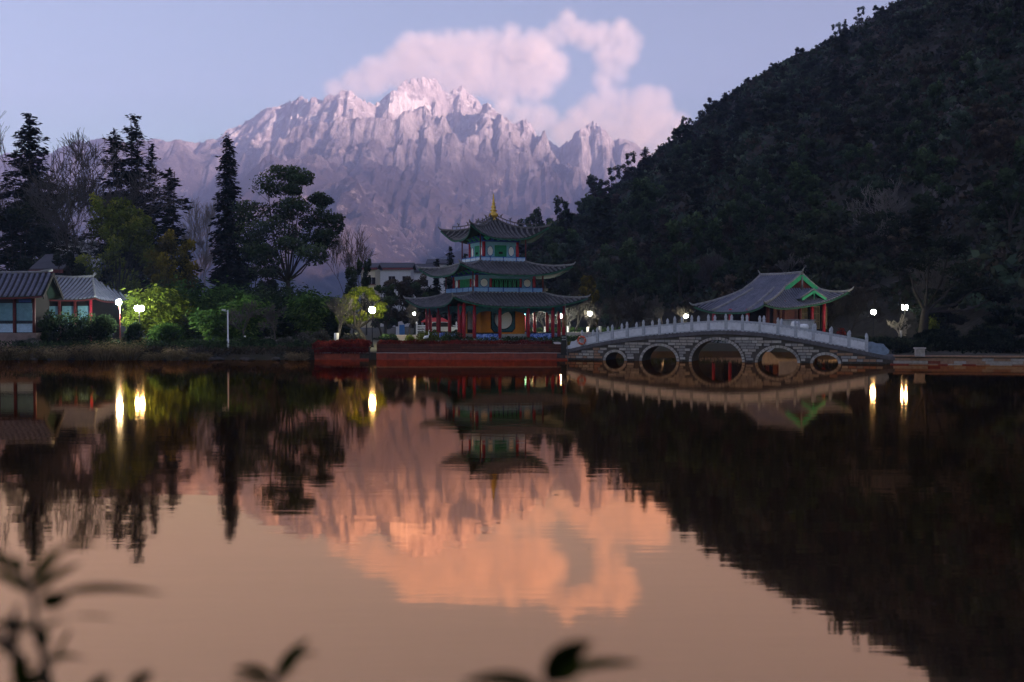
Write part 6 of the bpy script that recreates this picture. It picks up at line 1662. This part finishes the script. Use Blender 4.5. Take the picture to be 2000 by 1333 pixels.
near_shrub('blurred leafy willow stem close to the camera at the lower left', 1.5,
    [[(110, 1420), (92, 1320), (72, 1230), (62, 1160), (38, 1112), (30, 1095)], [(-10, 1240), (20, 1265), (40, 1290), (60, 1345)], [(30, 1260), (25, 1215), (36, 1180)]],
    [((60, 1150), (85, 1095), (128, 1068), 0.021, -0.1), ((45, 1120), (30, 1105), (36, 1085), 0.022, 0.0), ((75, 1178), (150, 1130), (320, 1160), 0.021, 0.2), ((78, 1180), (105, 1172), (135, 1166), 0.026, 0.0), ((80, 1228), (140, 1190), (225, 1210), 0.018, 0.15), ((72, 1225), (85, 1245), (80, 1275), 0.03, 0.0), ((60, 1160), (20, 1120), (-30, 1120), 0.02, 0.1), ((60, 1300), (42, 1270), (38, 1333), 0.03, -0.05), ((40, 1290), (10, 1270), (-20, 1235), 0.018, 0.1), ((95, 1320), (120, 1250), (140, 1230), 0.012, 0.2), ((30, 1255), (10, 1230), (8, 1190), 0.016, 0.1), ((50, 1345), (35, 1310), (30, 1275), 0.03, 0.0), ((120, 1075), (160, 1050), (200, 1066), 0.012, 0.15), ((250, 1345), (275, 1325), (300, 1312), 0.018, 0.0), ((170, 1350), (195, 1330), (215, 1318), 0.016, 0.0), ((64, 1165), (100, 1120), (160, 1100), 0.014, 0.2), ((40, 1118), (5, 1085), (-30, 1090), 0.022, 0.1), ((70, 1230), (30, 1210), (-20, 1225), 0.018, 0.1), ((88, 1290), (130, 1270), (175, 1290), 0.014, 0.2), ((55, 1140), (70, 1100), (66, 1060), 0.018, 0.1), ((60, 1330), (95, 1300), (100, 1260), 0.022, 0.1), ((0, 1300), (-10, 1270), (10, 1230), 0.02, 0.1), ((20, 1340), (60, 1320), (110, 1335), 0.024, 0.0)])
near_shrub('blurred leaf sprig close to the camera at the bottom, left of centre', 1.55, [[(545, 1400), (538, 1333), (532, 1322)]],
    [((540, 1330), (555, 1285), (605, 1246), 0.018, 0.05), ((535, 1325), (500, 1300), (456, 1308), 0.018, 0.05), ((545, 1328), (570, 1272), (622, 1276), 0.02, 0.1), ((545, 1333), (575, 1305), (612, 1300), 0.016, 0.1), ((535, 1340), (500, 1325), (450, 1325), 0.012, 0.1)])
near_shrub('blurred dark leaf sprig close to the camera at the bottom centre', 1.3, [[(1080, 1420), (1074, 1345), (1075, 1325)]],
    [((1072, 1340), (1085, 1275), (1160, 1254), 0.034, 0.0), ((1085, 1320), (1130, 1290), (1255, 1296), 0.022, 0.15), ((1060, 1345), (1000, 1315), (900, 1332), 0.022, 0.1), ((1075, 1330), (1110, 1300), (1150, 1295), 0.03, 0.0)])
# ================================================================== clouds: real volumes behind the summit, beyond the haze
def make_cloud(name, blobs, Yc, depth, Rm, seed, label, dens=0.010, vox=8.0):
    rng = np.random.default_rng(seed)
    pts = []
    k = Yc / FPX
    for (px, py, r) in blobs:
        c = at(px, py, Yc); rr = max(r * k - Rm * 0.75, 2.0)
        n = int(10 + (rr / (Rm * 0.7)) ** 2 * 10)
        d = rng.normal(size=(n, 3)); d /= np.linalg.norm(d, axis=1)[:, None]
        q = d * (rr * rng.random(n) ** (1 / 3))[:, None]
        q[:, 1] *= depth
        pts.append(q + np.array(c))
    P = np.concatenate(pts)
    me = bpy.data.meshes.new(name + '_core'); me.vertices.add(len(P)); me.vertices.foreach_set('co', P.astype(np.float32).ravel()); me.update()
    lo = P.min(0) - Rm * 2.6; hi = P.max(0) + Rm * 2.6
    ng = bpy.data.node_groups.new(name + '_volume', 'GeometryNodeTree')
    ng.interface.new_socket('Geometry', in_out='INPUT', socket_type='NodeSocketGeometry')
    ng.interface.new_socket('Geometry', in_out='OUTPUT', socket_type='NodeSocketGeometry')
    gi = ng.nodes.new('NodeGroupInput'); go = ng.nodes.new('NodeGroupOutput')
    vc = ng.nodes.new('GeometryNodeVolumeCube')
    vc.inputs['Min'].default_value = tuple(lo); vc.inputs['Max'].default_value = tuple(hi)
    for ax, i in (('X', 0), ('Y', 1), ('Z', 2)):
        vc.inputs['Resolution ' + ax].default_value = max(8, int((hi[i] - lo[i]) / vox))
    pr = ng.nodes.new('GeometryNodeProximity'); pr.target_element = 'POINTS'
    ng.links.new(gi.outputs[0], pr.inputs[0])
    def nz(scale, detail, rough):
        n = ng.nodes.new('ShaderNodeTexNoise'); n.inputs['Scale'].default_value = scale; n.inputs['Detail'].default_value = detail
        n.inputs['Roughness'].default_value = rough
        p = ng.nodes.new('GeometryNodeInputPosition'); ng.links.new(p.outputs[0], n.inputs['Vector'])
        return n.outputs[0]
    def mth(op, a, b):
        n = ng.nodes.new('ShaderNodeMath'); n.operation = op
        for i, v in enumerate((a, b)):
            if hasattr(v, 'is_output'): ng.links.new(v, n.inputs[i])
            else: n.inputs[i].default_value = v
        return n.outputs[0]
    n1 = nz(1 / 150.0, 9.0, 0.66)
    d = mth('ADD', pr.outputs['Distance'], mth('MULTIPLY', mth('SUBTRACT', n1, 0.47), Rm * 3.0))
    mr = ng.nodes.new('ShaderNodeMapRange'); mr.interpolation_type = 'SMOOTHSTEP'
    ng.links.new(d, mr.inputs['Value'])
    mr.inputs['From Min'].default_value = Rm * 1.75; mr.inputs['From Max'].default_value = Rm * 0.1
    mr.inputs['To Min'].default_value = 0.0; mr.inputs['To Max'].default_value = 1.0
    ng.links.new(mr.outputs[0], vc.inputs['Density'])
    sm_ = ng.nodes.new('GeometryNodeSetMaterial')
    m = MATS.get('cloud_vapour')
    if m is None:
        m = bpy.data.materials.new('cloud_vapour'); m.use_nodes = True; MATS['cloud_vapour'] = m
        t = m.node_tree
        for n in list(t.nodes):
            if n.type == 'BSDF_PRINCIPLED': t.nodes.remove(n)
        pv = N(t, 'ShaderNodeVolumePrincipled'); pv.inputs['Color'].default_value = (0.94, 0.90, 0.84, 1)
        pv.inputs['Density'].default_value = dens
        pv.inputs['Anisotropy'].default_value = 0.0
        t.links.new(pv.outputs[0], t.nodes['Material Output'].inputs['Volume'])
    sm_.inputs['Material'].default_value = m
    ng.links.new(vc.outputs[0], sm_.inputs[0]); ng.links.new(sm_.outputs[0], go.inputs[0])
    o = link(name, me)
    me.materials.append(m)
    md = o.modifiers.new('vapour', 'NODES'); md.node_group = ng
    props(o, label, kind='stuff')
    return o
make_cloud('cloud', [(660, 182, 22), (695, 165, 32), (735, 150, 38), (775, 132, 42), (800, 108, 40), (835, 98, 32), (838, 80, 14), (870, 112, 46), (910, 108, 48), (955, 100, 42), (940, 140, 55), (1000, 118, 52),
                     (1045, 110, 46), (1070, 128, 40), (1040, 160, 42), (980, 165, 46), (900, 160, 50), (840, 140, 45), (1060, 88, 28), (1085, 72, 26), (1104, 52, 24), (1110, 38, 16), (1125, 62, 22),
                     (1150, 78, 22), (1175, 74, 26), (1205, 76, 32), (1225, 82, 26), (1215, 108, 26), (1185, 105, 28), (1190, 132, 20), (1178, 158, 16), (1205, 140, 18), (998, 66, 7)],
           5400, 0.55, 42, 3, 'long pink cloud trailing off the snowy summit')
make_cloud('cloud', [(985, 215, 22), (1020, 230, 28), (1060, 240, 34), (1100, 262, 34), (1135, 240, 34), (1165, 212, 30), (1190, 200, 30), (1215, 215, 40), (1255, 208, 40), (1290, 205, 26), (1285, 235, 42), (1320, 255, 32), (1250, 260, 48), (1200, 262, 44), (1300, 285, 36), (1335, 275, 14), (1150, 275, 36)],
           5300, 0.55, 42, 5, 'cream cumulus cloud behind the pointed peaks beside the dark hill')
# ================================================================== haze: the morning air, one closed box
m = bpy.data.materials.new('haze_air'); m.use_nodes = True
t = m.node_tree
for n in list(t.nodes):
    if n.type == 'BSDF_PRINCIPLED': t.nodes.remove(n)
pv = N(t, 'ShaderNodeVolumePrincipled')
pv.inputs['Color'].default_value = (0.52, 0.63, 1.0, 1)
pv.inputs['Density'].default_value = 0.00022
for k_ in ('Density Attribute', 'Color Attribute', 'Temperature Attribute'):
    pv.inputs[k_].default_value = ''
pv.inputs['Anisotropy'].default_value = 0.0
t.links.new(pv.outputs[0], t.nodes['Material Output'].inputs['Volume'])
mb = MB(); mb.bx(-3700, 3700, -720, 4560, -2.6, 1010)
hz_o = mb.build('haze', m)
props(hz_o, 'thin lavender morning haze in the valley air', kind='stuff')
